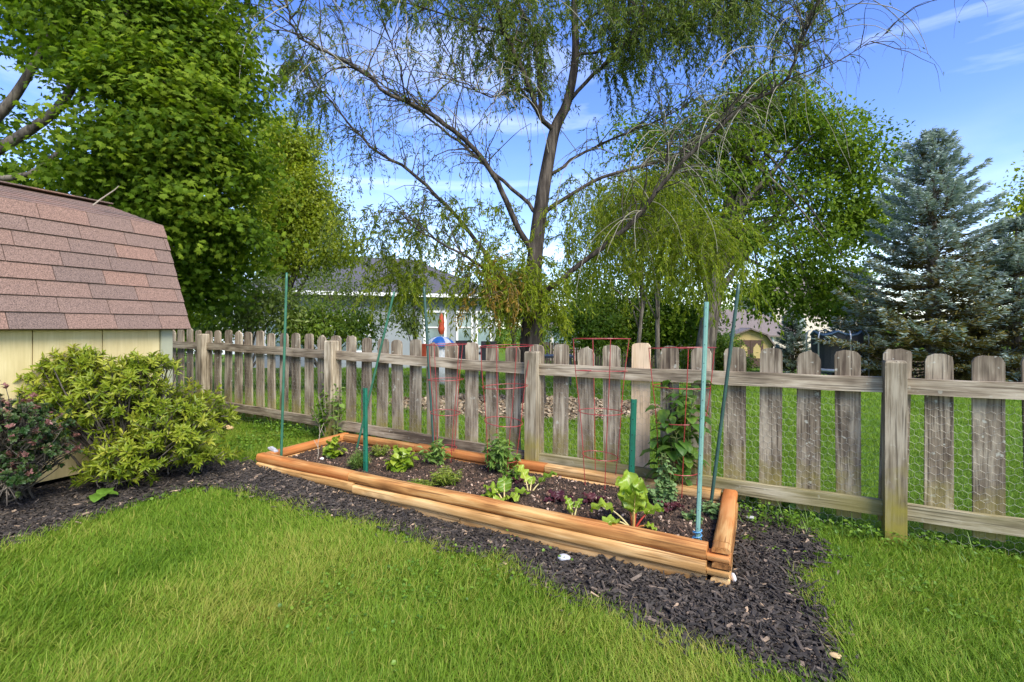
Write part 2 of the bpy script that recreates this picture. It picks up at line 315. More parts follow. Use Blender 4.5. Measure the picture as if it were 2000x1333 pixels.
def mulch():
    xs = np.arange(-4.6, 2.1, .04); ys = np.arange(1.2, 4.9, .04); X, Y = np.meshgrid(xs, ys)
    V = np.stack([X, Y, mulch_h(X, Y)], -1); n = len(xs)
    i = np.arange(len(ys)-1)[:, None]*n; j = np.arange(n-1)[None]
    q = np.stack([i+j, i+j+1, i+n+j+1, i+n+j], -1).reshape(-1, 4)
    c = V.reshape(-1, 3)[q].mean(1); k = inpoly(c[:, 0]+.03*vnoise(c[:, 0], c[:, 1], 7), c[:, 1]+.03*vnoise(c[:, 1], c[:, 0], 6), MUL)&~inpoly(c[:, 0], c[:, 1], [bed(.12, .12)[:2], bed(BL-.12, .12)[:2], bed(BL-.12, BW)[:2], bed(.12, BW)[:2]])
    tag(MB().add(V.reshape(-1, 3), q[k]).build('mulch_path', M['mulchbase'], None, True), kind='structure')
    r = np.random.default_rng(11); n = 190000
    x = r.uniform(-4.3, 1.9, n); y = r.uniform(1.3, 4.7, n)
    k = inpoly(x+.05*r.normal(size=n), y+.05*r.normal(size=n), MUL)&~inpoly(x, y, BEDP)&~inpoly(x, y, SHEDP)
    x, y = x[k], y[k]; n = len(x)
    # heap the mulch against the front of the bed
    P = np.stack([x, y, mulch_h(x, y)+r.uniform(0, .018, n)], 1)
    a = r.uniform(0, 2*pi, n); Yv = np.stack([np.cos(a), np.sin(a), r.normal(0, .28, n)], 1); Zv = np.stack([r.normal(0, .35, n), r.normal(0, .35, n), np.ones(n)], 1)
    big = r.random(n)**2.2; S = np.stack([.0025+.012*r.random(n)*(.4+big), 0.009+.058*big*r.uniform(.5, 1.2, n), .002+.006*r.random(n)*(.5+big)], 1)
    tag(MB().scat(CHIP, P, Yv, Zv, S, np.clip(r.beta(1.6, 2.2, n)+.12*vnoise(x, y, 2.)*.5+.4*(r.random(n) > .975), 0, 1)).build('bark_mulch', M['chip']), 'dark bark mulch chips covering the strip around the raised bed', 'mulch', kind='stuff')
mulch()

# ------------------------------------------------------------------ grass
def blades(x, y, hgt, wid, tpl, name, m, label, seed, patch=1.3, yb=0., zoff=0., lean=.55):
    r = np.random.default_rng(seed); n = len(x)
    P = np.stack([x, y, H(x, y)-.004+zoff], 1)
    fl = 2.2*vnoise(x, y, .9)+.5; a = fl+r.normal(0, 1.3, n)
    l = np.clip(r.normal(lean, .25, n), .05, 1.3)
    Yv = np.stack([np.cos(a)*np.sin(l), np.sin(a)*np.sin(l), np.cos(l)], 1)
    Zv = np.stack([np.cos(a)*np.cos(l), np.sin(a)*np.cos(l), -np.sin(l)], 1)+r.normal(0, .5, (n, 3))
    pt = vnoise(x, y, patch); pt2 = vnoise(y+5, x, patch*3)
    hh = hgt*r.uniform(.55, 1.15, n)*(1+.22*pt2)
    rn = np.clip(.44+.19*pt+.12*pt2+r.normal(0, .15, n)+.45*(r.random(n) > .94)+yb, 0, 1)
    return tag(MB().scat(tpl, P, Yv, Zv, np.stack([wid*r.uniform(.7, 1.3, n), hh, hh], 1), rn).build(name, m), label, 'grass', kind='stuff')
r = np.random.default_rng(21)
n = 660000
y = 1.15+5.2*r.random(n)**1.5; x = r.uniform(-1, 1, n)*(1.12*y+.7)
jx, jy = x+.035*r.normal(size=n)+.04*vnoise(x, y, 6), y+.035*r.normal(size=n)+.04*vnoise(y, x, 7)
bedout = [bed(-.01, -.01)[:2], bed(BL+.01, -.01)[:2], bed(BL+.01, BW+.01)[:2], bed(-.01, BW+.01)[:2]]
k = (fdist(x, y) < -.02)&~inpoly(jx, jy, MUL)&~inpoly(x, y, bedout)&~inpoly(x, y, SHEDP)
# the strip between the bed and the fence is thin and weedy
gap = (inpoly(x, y, [bed(-.1, BW)[:2], bed(BL, BW)[:2], bed(BL, BW+1)[:2], bed(-.1, BW+1)[:2]]))&(r.random(n) > .45)
k &= ~gap
dens = np.clip(1.25-.16*vnoise(x, y, 2.), .5, 1)
k &= r.random(n) < dens
x, y = x[k], y[k]
print('lawn blades', len(x))
blades(x, y, .064, .0034, BLADE, 'lawn_grass', M['grass'], 'green lawn grass in front of the raised bed', 5)
n = 330000
d = .05+14*r.random(n)**2.2; t = r.uniform(-1, 1, n)
X0 = FB[None]*(FD+d)[:, None]+FE[None]*((-.6+t*(6.5+d*1.0)))[:, None]
x, y = X0[:, 0], X0[:, 1]
ring = np.hypot((x-.3)/2.3, (y-8.0)/1.5)
k = (ring+.12*vnoise(x, y, 3) > 1)&(y > .8)
x, y = x[k], y[k]; sc_ = np.clip(y/5., .7, 2.2)
blades(x, y, .075*np.clip(sc_, .8, 1.4), .0055*sc_, BLADE3, 'meadow_grass', M['fargrass'], 'bright green lawn of the yard behind the picket fence', 6, .7, .03)
n = 9000
a = r.uniform(0, 2*pi, n); q = np.sqrt(r.random(n)); x = .3+2.35*q*np.cos(a); y = 8.0+1.55*q*np.sin(a)
tag(MB().scat(KITE, np.stack([x, y, H(x, y)+r.uniform(.0, .03, n)], 1), r.normal(size=(n, 3))*[1, 1, .25], r.normal(0, .5, (n, 3))+[0, 0, 1], r.uniform(.04, .09, n), r.random(n)).build('leaf_litter', M['litter']), 'pale brown leaf litter under the willow', 'leaf litter', kind='stuff')

# ------------------------------------------------------------------ picket fence
TH = math.atan2(FE[1], FE[0])
def frot(o): o.rotation_euler = (0, 0, TH); return o
p0 = fence_pt(0)
fence = thing('picket_fence', 'weathered grey wooden picket fence crossing the yard behind the raised bed', 'fence', (p0[0], p0[1], 0))
def fence_local(k, z, off=0.):
    p = fence_pt(k)-FB*off; return (p[0]-p0[0], p[1]-p0[1], z)
def picket_mesh(w, h, t, seed):
    r = np.random.default_rng(seed); c = .028+.006*r.normal()
    out = [(-w/2, 0), (w/2, 0)]; 
    tp = [(w/2, h-c*1.3), (w/2-c*.35, h-c*.45), (w/2-c, h-.004), (w*.12, h), (-w*.15, h+.002*r.normal()), (-w/2+c, h-.004), (-w/2+c*.35, h-c*.5), (-w/2, h-c*1.25)]
    out += [(a+.002*r.normal(), b+.002*r.normal()) for a, b in tp]
    m = len(out); V = np.array([[a, -t/2, b] for a, b in out]+[[a, t/2, b] for a, b in out])
    i = np.arange(m); sd = np.stack([i, i+m, (i+1) % m+m, (i+1) % m], 1)
    return MB().add(V, np.arange(m)[None], (np.arange(m)+m)[None, ::-1], sd[:, ::-1])
variants = []
for i in range(7):
    o = picket_mesh(.125, .97+.008*(i % 3), .019, i).build('picket', M['picket']); variants.append(o.data); bpy.data.objects.remove(o)
nw = picket_mesh(.128, .99, .019, 40).build('picket', M['newwood']); newme = nw.data; bpy.data.objects.remove(nw)
r = np.random.default_rng(31)
for j in range(-9, 45):
    k = j/11; new = j == 26
    o = bpy.data.objects.new('picket', newme if new else variants[j % 7]); COL.objects.link(o); o.parent = fence
    p = fence_pt(k); o.location = fence_local(k, float(H(*p))+.085+r.normal(0, .004)); o.rotation_euler = (0, r.normal(0, .011), TH)
    o.scale = (1+r.normal(0, .025), 1, 1)
    if new: o['label'] = 'pale new unweathered picket'; o.location.z += .012
for k in (-1, 0, 1, 2, 3, 4):
    z = float(H(*fence_pt(k)))-.15
    mb = MB(); h = 1.165; w = .098
    V = []
    for zz, s in ((0, 1), (h-.012, 1), (h, .88)):
        for a, b in ((-1, -1), (1, -1), (1, 1), (-1, 1)): V.append((a*w/2*s, b*w/2*s, zz-.0))
    q = [[0, 1, 5, 4], [1, 2, 6, 5], [2, 3, 7, 6], [3, 0, 4, 7], [4, 5, 9, 8], [5, 6, 10, 9], [6, 7, 11, 10], [7, 4, 8, 11], [8, 9, 10, 11]]
    V = np.array(V); V[:, 2] -= .15-.0
    o = mb.add(V, q).build('post', M['post']); o.parent = fence; o.location = fence_local(k, z+.15, .062); o.rotation_euler = (0, 0, TH+.02*r.normal())
for k in range(-1, 4):
    for zc, mm in ((.872, 'rail'), (.178, 'mossrail' if k >= 2 else 'rail')):
        a = fence_pt(k); b = fence_pt(k+1); ha, hb = float(H(*a)), float(H(*b))
        L = np.linalg.norm(b-a)-.10; n = 9
        xs = np.linspace(-L/2, L/2, n); sg = r.normal(0, .003, n)
        V = np.concatenate([np.stack([xs, np.full(n, sy*.019), sz*.043+sg+(xs/L)*(hb-ha)], 1) for sy, sz in ((-1, -1), (-1, 1), (1, 1), (1, -1))])
        i = np.arange(n-1); q = np.concatenate([np.stack([c*n+i, c*n+i+1, ((c+1) % 4)*n+i+1, ((c+1) % 4)*n+i], 1) for c in range(4)])
        o = MB().add(V, q[:, ::-1], [[0, n, 2*n, 3*n]], [[n-1, 4*n-1, 3*n-1, 2*n-1]]).build('rail', M[mm]); o.parent = fence
        o.location = fence_local(k+.5, (ha+hb)/2+zc, .034); frot(o)
# chicken wire: twisted hexagon mesh
mb = MB(); s = .026; r = np.random.default_rng(5)
W = 2.244*5; cx = s*math.sqrt(3); ncol = int(W/cx); nrow = int(.80/(1.5*s))
segs = []
for jr in range(nrow):
    for ic in range(ncol):
        bx = ic*cx+(cx/2 if jr % 2 else 0); bz = jr*1.5*s
        segs += [((bx, bz), (bx+cx/2, bz+s/2)), ((bx+cx/2, bz+s/2), (bx+cx, bz)), ((bx, bz), (bx, bz-s))]
S = np.array(segs)
def warp(p):
    x = p[..., 0]; z = p[..., 1]
    k = x/2.244-1; q = np.stack([6*(-.624+.328*k), 6*(1-.1797*k)], -1)
    off = .015+.008*np.clip(vnoise(x*1.5, z*4, 1.5), -1, 1.3)*(z < .62)
    q = q-FB*off[..., None]
    zz = H(q[..., 0], q[..., 1])+.035+z+.012*vnoise(x, z, 2.)
    return np.concatenate([q, zz[..., None]], -1)
A = warp(S[:, 0]); B = warp(S[:, 1]); m = len(A); T = nrm(B-A); U = nrm(np.cross(T, np.array([FB[0], FB[1], .01]))); Wv = np.cross(T, U); rad = .00058
ring = [rad*(math.cos(t)*U+math.sin(t)*Wv) for t in (0, 2*pi/3, 4*pi/3)]
V = np.stack([A+ring[0], A+ring[1], A+ring[2], B+ring[0], B+ring[1], B+ring[2]], 1).reshape(-1, 3)
o6 = np.arange(m)[:, None]*6
q = np.concatenate([o6+np.array([[a, b, b+3, a+3]]) for a, b in ((0, 1), (1, 2), (2, 0))])
mb.add(V, q).build('wire_mesh', M['wire'], fence)

# ------------------------------------------------------------------ raised bed of landscape timbers
bedroot = thing('raised_bed', 'orange raised garden bed built of stacked landscape timbers in the mulch', 'raised bed', bed(0, 0, 0))
def timber(p, q, z0, h, w, mm, seed, tong=(None, None), tl=.1, sag=0.):
    """rounded-side timber from p to q (plan points on its centre line); tongues: 'lo' / 'hi' half lap at each end"""
    p = np.array(p[:2]); q = np.array(q[:2]); L = np.linalg.norm(q-p); d = (q-p)/L; r = np.random.default_rng(seed)
    fl = w*.34
    sec = []
    for s in (1, -1):
        for t in np.linspace(-1, 1, 9):
            sec.append((s*(fl+(w/2-fl)*math.sqrt(max(0, 1-abs(t)**2.8))), s*t*h/2))
    sec = np.array(sec); ns = len(sec); mb = MB()
    def piece(x0, x1, zlo=-h/2, zhi=h/2, n=24, jag=0.):
        xs = np.linspace(x0, x1, n); ph = r.uniform(0, 6, 4)
        V = []
        for i, xx in enumerate(xs):
            wob = .0018*math.sin(xx*5+ph[0])+.0012*math.sin(xx*13+ph[1]); k = 1+.025*math.sin(xx*4+ph[2])
            yy = sec[:, 0]*k+wob; zz = np.clip(sec[:, 1]*k, zlo, zhi)+.0018*math.sin(xx*6+ph[3])
            xe = xx+(jag*r.normal(size=ns) if i in (0, n-1) else 0)
            V.append(np.stack([np.broadcast_to(xe, (ns,)), yy, zz], 1))
        V = np.concatenate(V); i = np.arange(n-1)[:, None]*ns; j = np.arange(ns)[None]
        qd = np.stack([i+j, i+(j+1) % ns, i+ns+(j+1) % ns, i+ns+j], -1).reshape(-1, 4)
        mb.add(V, qd[:, ::-1], np.arange(ns)[None], (np.arange(ns)+(n-1)*ns)[None, ::-1])
    a = tl if tong[0] else 0; b = L-tl if tong[1] else L
    piece(a, b, jag=.0012)
    for e, (x0, x1) in ((0, (0, a-.0015)), (1, (b+.0015, L))):
        if tong[e] == 'lo': piece(x0, x1, zhi=-.004, n=4, jag=.002)
        if tong[e] == 'hi': piece(x0, x1, zlo=.004, n=4, jag=.002)
    o = mb.build('timber', M[mm], None, True); o.parent = bedroot
    bz = np.array([p[0], p[1], z0+h/2]); o.location = bz-np.array(bedroot.location); o.rotation_euler = (0, r.normal(0, .002), math.atan2(d[1], d[0]))
    try: o.data.set_sharp_from_angle(angle=R_(38))
    except Exception: pass
    return o
TW = .084; hc = .062
zt = BT-hc; zm = BT-2*hc; zb = BT-3*hc
J = 2.46
# front wall: top course with its joint, second course, buried third course
timber(bed(0, TW/2), bed(J, TW/2), zt, hc, TW, 'log', 1, ('lo', None), .1)
timber(bed(J+.004, TW/2), bed(BL, TW/2), zt, hc, TW, 'log', 2)
timber(bed(0, TW/2-.016), bed(J-.06, TW/2-.016), zm, hc, TW, 'log2', 3, ('lo', None), .1)
timber(bed(J-.055, TW/2-.016), bed(BL-.01, TW/2-.016), zm, hc, TW, 'log2', 4)
timber(bed(.1, TW/2+.004), bed(1.5, TW/2+.004), zb, hc, TW, 'log2', 5)
timber(bed(1.504, TW/2+.004), bed(BL-.1, TW/2+.004), zb, hc, TW, 'log2', 6)
# right wall
timber(bed(TW/2, .034), bed(TW/2, BW), zt+.002, hc, TW, 'log', 7, ('hi', None), .07)
timber(bed(TW/2-.004, .006), bed(TW/2-.004, BW), zm+.001, hc, TW, 'logdark', 8, ('hi', None), .09)
timber(bed(TW/2, .0), bed(TW/2, BW), zb, hc, TW, 'log2', 9)
# left wall
timber(bed(BL-TW/2, TW), bed(BL-TW/2, BW-.01), zt, hc, TW, 'log', 10)
timber(bed(BL-TW/2, TW+.005), bed(BL-TW/2, BW), zm, hc, TW, 'log2', 11)
# back wall
timber(bed(TW+.01, BW-TW/2), bed(1.3, BW-TW/2), zt, hc, TW, 'log2', 12)
timber(bed(1.304, BW-TW/2), bed(2.55, BW-TW/2), zt, hc, TW, 'log', 13)
timber(bed(2.553, BW-TW/2-.006), bed(BL-TW-.004, BW-TW/2-.006), zt, hc, TW, 'log', 14)
timber(bed(TW, BW-TW/2-.008), bed(1.5, BW-TW/2-.008), zm, hc, TW, 'log2', 15)
timber(bed(1.504, BW-TW/2-.008), bed(BL-TW, BW-TW/2-.008), zm, hc, TW, 'logdark', 16)
# soil
nu, nv = 90, 26
U_, V_ = np.meshgrid(np.linspace(.09, BL-.09, nu), np.linspace(.09, BW-.09, nv))
def soil_z(u, v): return SOIL+.012*vnoise(u*1.0, v, 2.6)+.006*vnoise(v, u, 9.)
P = C0+BU*U_[..., None]+BV*V_[..., None]
V = np.concatenate([P, soil_z(U_, V_)[..., None]], -1).reshape(-1, 3); i = np.arange(nv-1)[:, None]*nu; j = np.arange(nu-1)[None]
tag(MB().add(V, np.stack([i+j, i+nu+j, i+nu+j+1, i+j+1], -1).reshape(-1, 4)).build('soil', M['soilbase'], None, True), kind='structure')
r = np.random.default_rng(8); n = 42000
u = r.uniform(.1, BL-.1, n); v = r.uniform(.1, BW-.1, n); p = C0+BU*u[:, None]+BV*v[:, None]
P = np.concatenate([p, (soil_z(u, v)+r.uniform(-.001, .008, n))[:, None]], 1)
sz = r.gamma(2.5, .0026, n)+.003
tag(MB().scat(CHIP, P, r.normal(size=(n, 3)), r.normal(size=(n, 3)), np.stack([sz*r.uniform(.5, 1, n), sz*r.uniform(.8, 2., n), sz*.6], 1), np.clip(r.beta(1.5, 2.3, n)+.5*(r.random(n) > .93), 0, 1)).build('soil_crumbs', M['crumb']), 'brown potting soil flecked with pale chips inside the raised bed', 'soil', kind='stuff')

# ------------------------------------------------------------------ stakes and cages
def soil_at(px, py):
    Z = (CH-SOIL)*F/(py-HZ); return np.array([(px-1000)/F*Z, Z, SOIL])
def rod(name, base, top, rad, mm, label, cat='stake', upost=False, extra=None):
    root = thing(name, label, cat, base)
    base = np.array(base, float); top = np.array(top, float); ax = nrm(top-base)
    b0 = base-ax*.04
    if not upost:
        ns = 30; P = b0+(top-b0)*np.linspace(0, 1, ns)[:, None]; rr = rad*(1+.07*(np.arange(ns) % 2)); rr[-1] = rad*.75
        MB().tube(P, rr, 8).build('pole', M[mm], root, True)
    else:
        w = rad*2; e = np.array([FE[0], FE[1], 0.]); f = np.array([-FB[0], -FB[1], 0.])
        prof = [(-w*.75, .0), (-w*.5, .0), (-w*.38, .011), (w*.38, .011), (w*.5, 0), (w*.75, 0), (w*.75, -.003), (w*.47, -.003), (w*.34, .008), (-w*.34, .008), (-w*.47, -.003), (-w*.75, -.003)]
        m = len(prof); V = np.array([b0+e*a+f*b for a, b in prof]+[top+e*a+f*b for a, b in prof])
        i = np.arange(m); q = np.stack([i, (i+1) % m, (i+1) % m+m, i+m], 1)
        MB().add(V, q, np.arange(m)[None, ::-1], (np.arange(m)+m)[None]).build('pole', M[mm], root)
        L = np.linalg.norm(top-base); n = max(3, int(L/.09))
        for t in np.linspace(.03, L-.08, n): MB().tube([top-ax*t+f*.0112, top-ax*t+f*.0122], w*.13, 8).build('hole', M['hole'], root)
    if extra: extra(root)
    return root
b = at(549, 0, 3.96); rod('garden_stake', (b[0], 3.96, SOIL), at(560, 533, 3.93), .0105, 'greenrod', 'tall green stake at the left front corner of the bed')
b = at(697, 0, 4.42); rod('garden_stake', (b[0], 4.42, SOIL), at(770, 570, 4.35), .010, 'greenrod', 'green stake leaning right from the far left corner of the bed')
b = at(849, 0, 4.0); rod('garden_stake', (b[0], 4.0, SOIL), at(828, 560, 4.0), .011, 'darkrod', 'dark green stake beside the leftmost red cage')
b = at(1388, 0, 2.98); rod('garden_stake', (b[0], 2.98, SOIL), at(1443, 555, 2.93), .0105, 'darkrod', 'dark green stake leaning right at the far right corner of the bed')
b = at(1362, 0, 2.47)
def tie(root):
    mb = MB(); t = np.linspace(0, 4*pi, 26); c = np.array([b[0], 2.47, SOIL+.02])
    mb.tube(c+np.stack([.02*np.cos(t), .02*np.sin(t), .004*t], 1), .0042, 5); mb.tube([c+[-.02, -.01, 0], c+[-.035, -.03, .02], c+[-.03, -.035, -.005]], .004, 5); mb.build('twine', M['tie'], root)
rod('garden_stake', (b[0], 2.47, SOIL), at(1380, 590, 2.45), .0075, 'palepost', 'pale green tall post at the front right corner with blue twine at its foot', 'stake', True, tie)
b = at(714, 0, 3.68); rod('fence_stake', (b[0], 3.68, SOIL), at(713, 758, 3.68), .0155, 'greenpost', 'short bright green metal post near the left end of the bed', 'stake', True)
b = at(1232, 0, 3.22); rod('fence_stake', (b[0], 3.22, SOIL), at(1238, 780, 3.22), .0135, 'greenpost', 'short bright green metal post behind the largest chard', 'stake', True)

def cage(base, tl, tr, ty, Z, label, rings, seed):
    r = np.random.default_rng(seed); base = np.array(base); top = at((tl+tr)/2, ty, Z); rt = (tr-tl)/2/F*Z; rb = rt*.52
    root = thing('tomato_cage', label, 'plant cage', base, 'red wire tomato cages'); Ht = top[2]-base[2]; tilt = (top-base)
    cen = lambda t: base+tilt*t; rad = lambda t: rb+(rt-rb)*t
    a0 = r.uniform(0, 1.5); WR = .0028
    for kx in range(4):
        a = a0+kx*pi/2; ts = np.linspace(-.04, 1, 12)
        P = np.array([cen(t)+rad(t)*np.array([math.cos(a), math.sin(a), 0])*(1+.03*math.sin(t*7+kx)) for t in ts])
        MB().tube(P, WR, 6).build('upright', M['redwire'], root)
    for t in rings:
        th = np.linspace(0, 2*pi, 33); c = cen(t); w = .012*r.normal(size=2)
        P = c+rad(t)*1.01*np.stack([np.cos(th), np.sin(th), w[0]*np.cos(th)*3+w[1]*np.sin(th)*3], 1)
        MB().tube(P, WR, 6, cap=False).build('ring', M['redwire'], root)
    return root
cage(soil_at(868, 903), 832, 912, 672, 3.95, 'red wire cage at the left end of the cage row, beside the dark stake', (.12, .42, .70, .995), 1)
cage(soil_at(980, 922), 937, 1041, 676, 3.68, 'red wire cage around the young tomato plant', (.1, .40, .68, 1.), 2)
cage(soil_at(1172, 948), 1119, 1230, 662, 3.40, 'empty red wire cage left of the pale new picket', (.2, .5, .78, 1.), 3)
cage(soil_at(1325, 968), 1271, 1393, 680, 3.18, 'red wire cage filled with a dark leafy vine', (.18, .5, .74, 1.), 4)

# ------------------------------------------------------------------ bed plants
def leafgrid(mb, base, dirv, L, W, curl=.9, ruff=.10, seed=0, rise=.9, fold=.25, rnd=.5, nx=6, ny=10, shape=.8):
    """one big leaf, a ruffled curved surface"""
    r = np.random.default_rng(seed); d = nrm(np.array([dirv[0], dirv[1], 0.])); sd = np.array([-d[1], d[0], 0.])
    P = np.zeros((ny, nx, 3)); pos = np.array(base, float); el = rise; ph = r.uniform(0, 6, 3); rn = np.zeros((ny, nx))
    for i in range(ny):
        t = i/(ny-1); w = W/2*(math.sin(pi*min(1, t**shape*.96+.04))**.75)+.002
        fw = d*math.cos(el)+np.array([0, 0, math.sin(el)]); up = -d*math.sin(el)+np.array([0, 0, math.cos(el)])
        for j in range(nx):
            s = (j/(nx-1))*2-1
            P[i, j] = pos+sd*s*w+up*(fold*abs(s)*w+ruff*W*abs(s)*math.sin(t*19+ph[0]+s*3)+.03*W*math.sin(t*31+s*9+ph[1]))
            rn[i, j] = np.clip(rnd+.16*math.sin(t*23+s*8+ph[2])-.25*(abs(s) < .25), 0, 1)
        pos = pos+fw*L/(ny-1); el -= curl/(ny-1)
    i = np.arange(ny-1)[:, None]*nx; j = np.arange(nx-1)[None]
    mb.add(P.reshape(-1, 3), np.stack([i+j, i+j+1, i+nx+j+1, i+nx+j], -1).reshape(-1, 4), rnd=rn.ravel())
    return P[:, nx//2]
def arc(a, b, sag, n=7):
    t = np.linspace(0, 1, n)[:, None]; return np.array(a)+(np.array(b)-np.array(a))*t+np.array([0, 0, 1.])*sag*4*t*(1-t)
def chard(base, specs, label, seed, cat='chard', mleaf='chard', mstem='chardstem', name='swiss_chard', group=None):
    root = thing(name, label, cat, base, group); r = np.random.default_rng(seed); lm, sm = MB(), MB()
    for i, (az, sl, rise, L, W, curl, red) in enumerate(specs):
        d = np.array([math.cos(az), math.sin(az), 0.]); b = np.array(base)+d*.006
        e = b+d*sl*math.cos(rise)+np.array([0, 0, sl*math.sin(rise)])
        sm.tube(arc(b-[0, 0, .01], e, .01), np.linspace(.0062, .004, 7), 6, rnd=red)
        mid = leafgrid(lm, e, d, L, W, curl, .15, seed*20+i, rise, rnd=.55+.2*r.normal(), nx=9, ny=20)
        sm.tube(mid[:-2]-[0, 0, .0015], np.linspace(.0034, .0008, len(mid)-2), 5, rnd=max(red, .7))
    lm.build('leaves', M[mleaf], root, True); sm.build('stem', M[mstem], root, True); return root
s = .0
chard(soil_at(1237, 1034), [(1.75, .10, 1.45, .215, .15, .45, .5), (2.3, .11, 1.4, .17, .13, .8, .2), (.9, .10, 1.42, .18, .13, .6, .3), (4.4, .09, 1.5, .17, .13, .3, .7), (pi-.1, .14, .75, .14, .10, 1.7, .9), (pi+.55, .13, .55, .12, .08, 1.9, .9), (.25, .1, .8, .12, .09, 1.5, .1), (4.6, .11, 1.35, .15, .12, .7, .6), (.9, .09, 1.2, .14, .11, .9, .1), (-.5, .06, .5, .07, .05, 1.5, .3)], 'largest chard with a red and yellow stalk near the right end of the bed', 1)
chard(soil_at(985, 982), [(2.6, .06, .9, .12, .10, 1.5, .8), (pi, .05, .7, .11, .09, 1.6, .8), (.2, .06, .7, .12, .08, 1.4, .8), (1.6, .06, 1.2, .11, .09, .9, .8), (4.4, .05, .7, .10, .08, 1.5, .9), (5.4, .05, .8, .10, .08, 1.5, .4), (3.6, .05, .4, .09, .07, 1.4, .8)], 'low bushy chard in the middle of the bed front', 2)
chard(soil_at(1034, 966), [(2.5, .08, 1.3, .13, .085, .7, .85), (.15, .09, .85, .14, .075, .8, .85), (1.2, .06, 1.1, .07, .05, 1., .85)], 'chard with two upright leaves spread apart behind the bushy chard', 3)
chard(soil_at(1120, 1012), [(2.3, .05, 1.25, .075, .05, .6, .95), (.6, .05, 1.2, .07, .045, .8, .95), (4., .04, 1.1, .05, .035, .8, .95)], 'smallest pale chard seedling between the beets and the front timber', 4)
for i, (px, py, s, lab) in enumerate([(1090, 985, 1., 'dark purple beet nearest the bushy chard'), (1158, 985, .85, 'dark red beet in front of the empty cage'), (1308, 1000, .9, 'dark red beet beside the pale pea plant'), (1012, 945, .6, 'small reddish beet behind the upright chard')]):
    chard(soil_at(px, py), [(a+.3*i, .03*s, .7+.2*(j % 3), .08*s, .05*s, 1.1, .05) for j, a in enumerate((0, 1.2, 2.5, 3.6, 5.))], lab, 10+i, 'beet', 'beet', 'beet', 'beet_plant', 'beets in the raised bed')
def bushy(base, h, rad, nst, leaf, lw, tpl, mm, name, label, cat, seed, per=9, droop=.35, group=None, stemm='stem', top=.45):
    """plant of several leafy stems"""
    root = thing(name, label, cat, base, group); r = np.random.default_rng(seed); lm, sm = MB(), MB()
    for i in range(nst):
        a = r.uniform(0, 2*pi); q = rad*math.sqrt(r.random()); tp = np.array(base)+[q*math.cos(a), q*math.sin(a), h*r.uniform(.6, 1.05)*(1-top*(q/rad)**2)]
        P = arc(np.array(base)+[.012*math.cos(a), .012*math.sin(a), -.005], tp, .02*h, 7); sm.tube(P, np.linspace(.0028, .0012, 7)*(1+h), 5)
        n = per; t = r.uniform(.3, 1., n); I = t*6; i0 = np.clip(I.astype(int), 0, 5); PP = P[i0]+(P[i0+1]-P[i0])*(I-i0)[:, None]
        b = r.uniform(0, 2*pi, n); Yv = np.stack([np.cos(b), np.sin(b), r.normal(-droop+.3, .35, n)], 1); Zv = np.array([0, 0, 1.])+r.normal(0, .35, (n, 3))
        s = leaf*r.uniform(.6, 1.15, n)*(1.15-.4*t)
        lm.scat(tpl, PP, Yv, Zv, np.stack([s*lw, s, s], 1), np.clip(.35+.4*(t-.5)+r.normal(.1, .18, n), 0, 1))
    lm.build('leaves', M[mm], root); sm.build('stem', M[stemm], root); return root
bushy(soil_at(655, 893), .20, .085, 14, .065, .95, OVAL, 'basil', 'basil_plant', 'basil nearest the left end of the bed', 'basil', 1, 12, .75)
bushy(soil_at(785, 921), .23, .11, 18, .07, .95, OVAL, 'basil', 'basil_plant', 'larger basil right of the short left post', 'basil', 2, 13, .75)
bushy(soil_at(703, 918), .16, .09, 40, .05, .12, BLADE3, 'tomato', 'dill_plant', 'feathery green herb at the foot of the short left post', 'herb', 3, 26, .1)
bushy(soil_at(742, 893), .13, .09, 26, .03, .5, OVAL, 'herb', 'oregano_plant', 'small leaved herb between the two basils', 'herb', 4, 14, .2)
bushy(soil_at(872, 948), .12, .13, 34, .05, .25, KITE, 'herb', 'parsley_plant', 'sprawling yellow green herb in front of the leftmost cage', 'herb', 5, 16, .2, None, 'stem', .2)
bushy(soil_at(825, 955), .07, .12, 22, .05, .2, KITE, 'herb', 'savory_plant', 'low trailing herb behind the front timber joint', 'herb', 6, 14, .3)
bushy(soil_at(850, 910), .28, .12, 11, .08, .42, KITE, 'tomato', 'tomato_plant', 'small tomato plant inside the leftmost cage', 'tomato plant', 7, 14, .4)
bushy(soil_at(978, 925), .34, .15, 15, .085, .45, KITE, 'tomato', 'tomato_plant', 'bushy young tomato plant inside the second cage', 'tomato plant', 8, 26, .5)
bushy(soil_at(1000, 940), .14, .08, 9, .05, .45, KITE, 'weed', 'tomato_plant', 'low green seedling at the foot of the second cage', 'seedling', 9, 12, .4)
bushy(soil_at(1295, 990), .16, .12, 20, .045, .85, OVAL, 'pea', 'pea_plant', 'pale blue green pea plant in front of the vine cage', 'pea plant', 10, 14, .3)
bushy(soil_at(1392, 1008), .09, .06, 12, .045, .8, OVAL, 'pea', 'lettuce_seedling', 'pale green seedling behind the pale post', 'seedling', 11, 9, .3)
bushy(soil_at(1352, 1020), .08, .05, 8, .04, .8, OVAL, 'pea', 'lettuce_seedling', 'pale green seedling left of the pale post', 'seedling', 12, 8, .3)
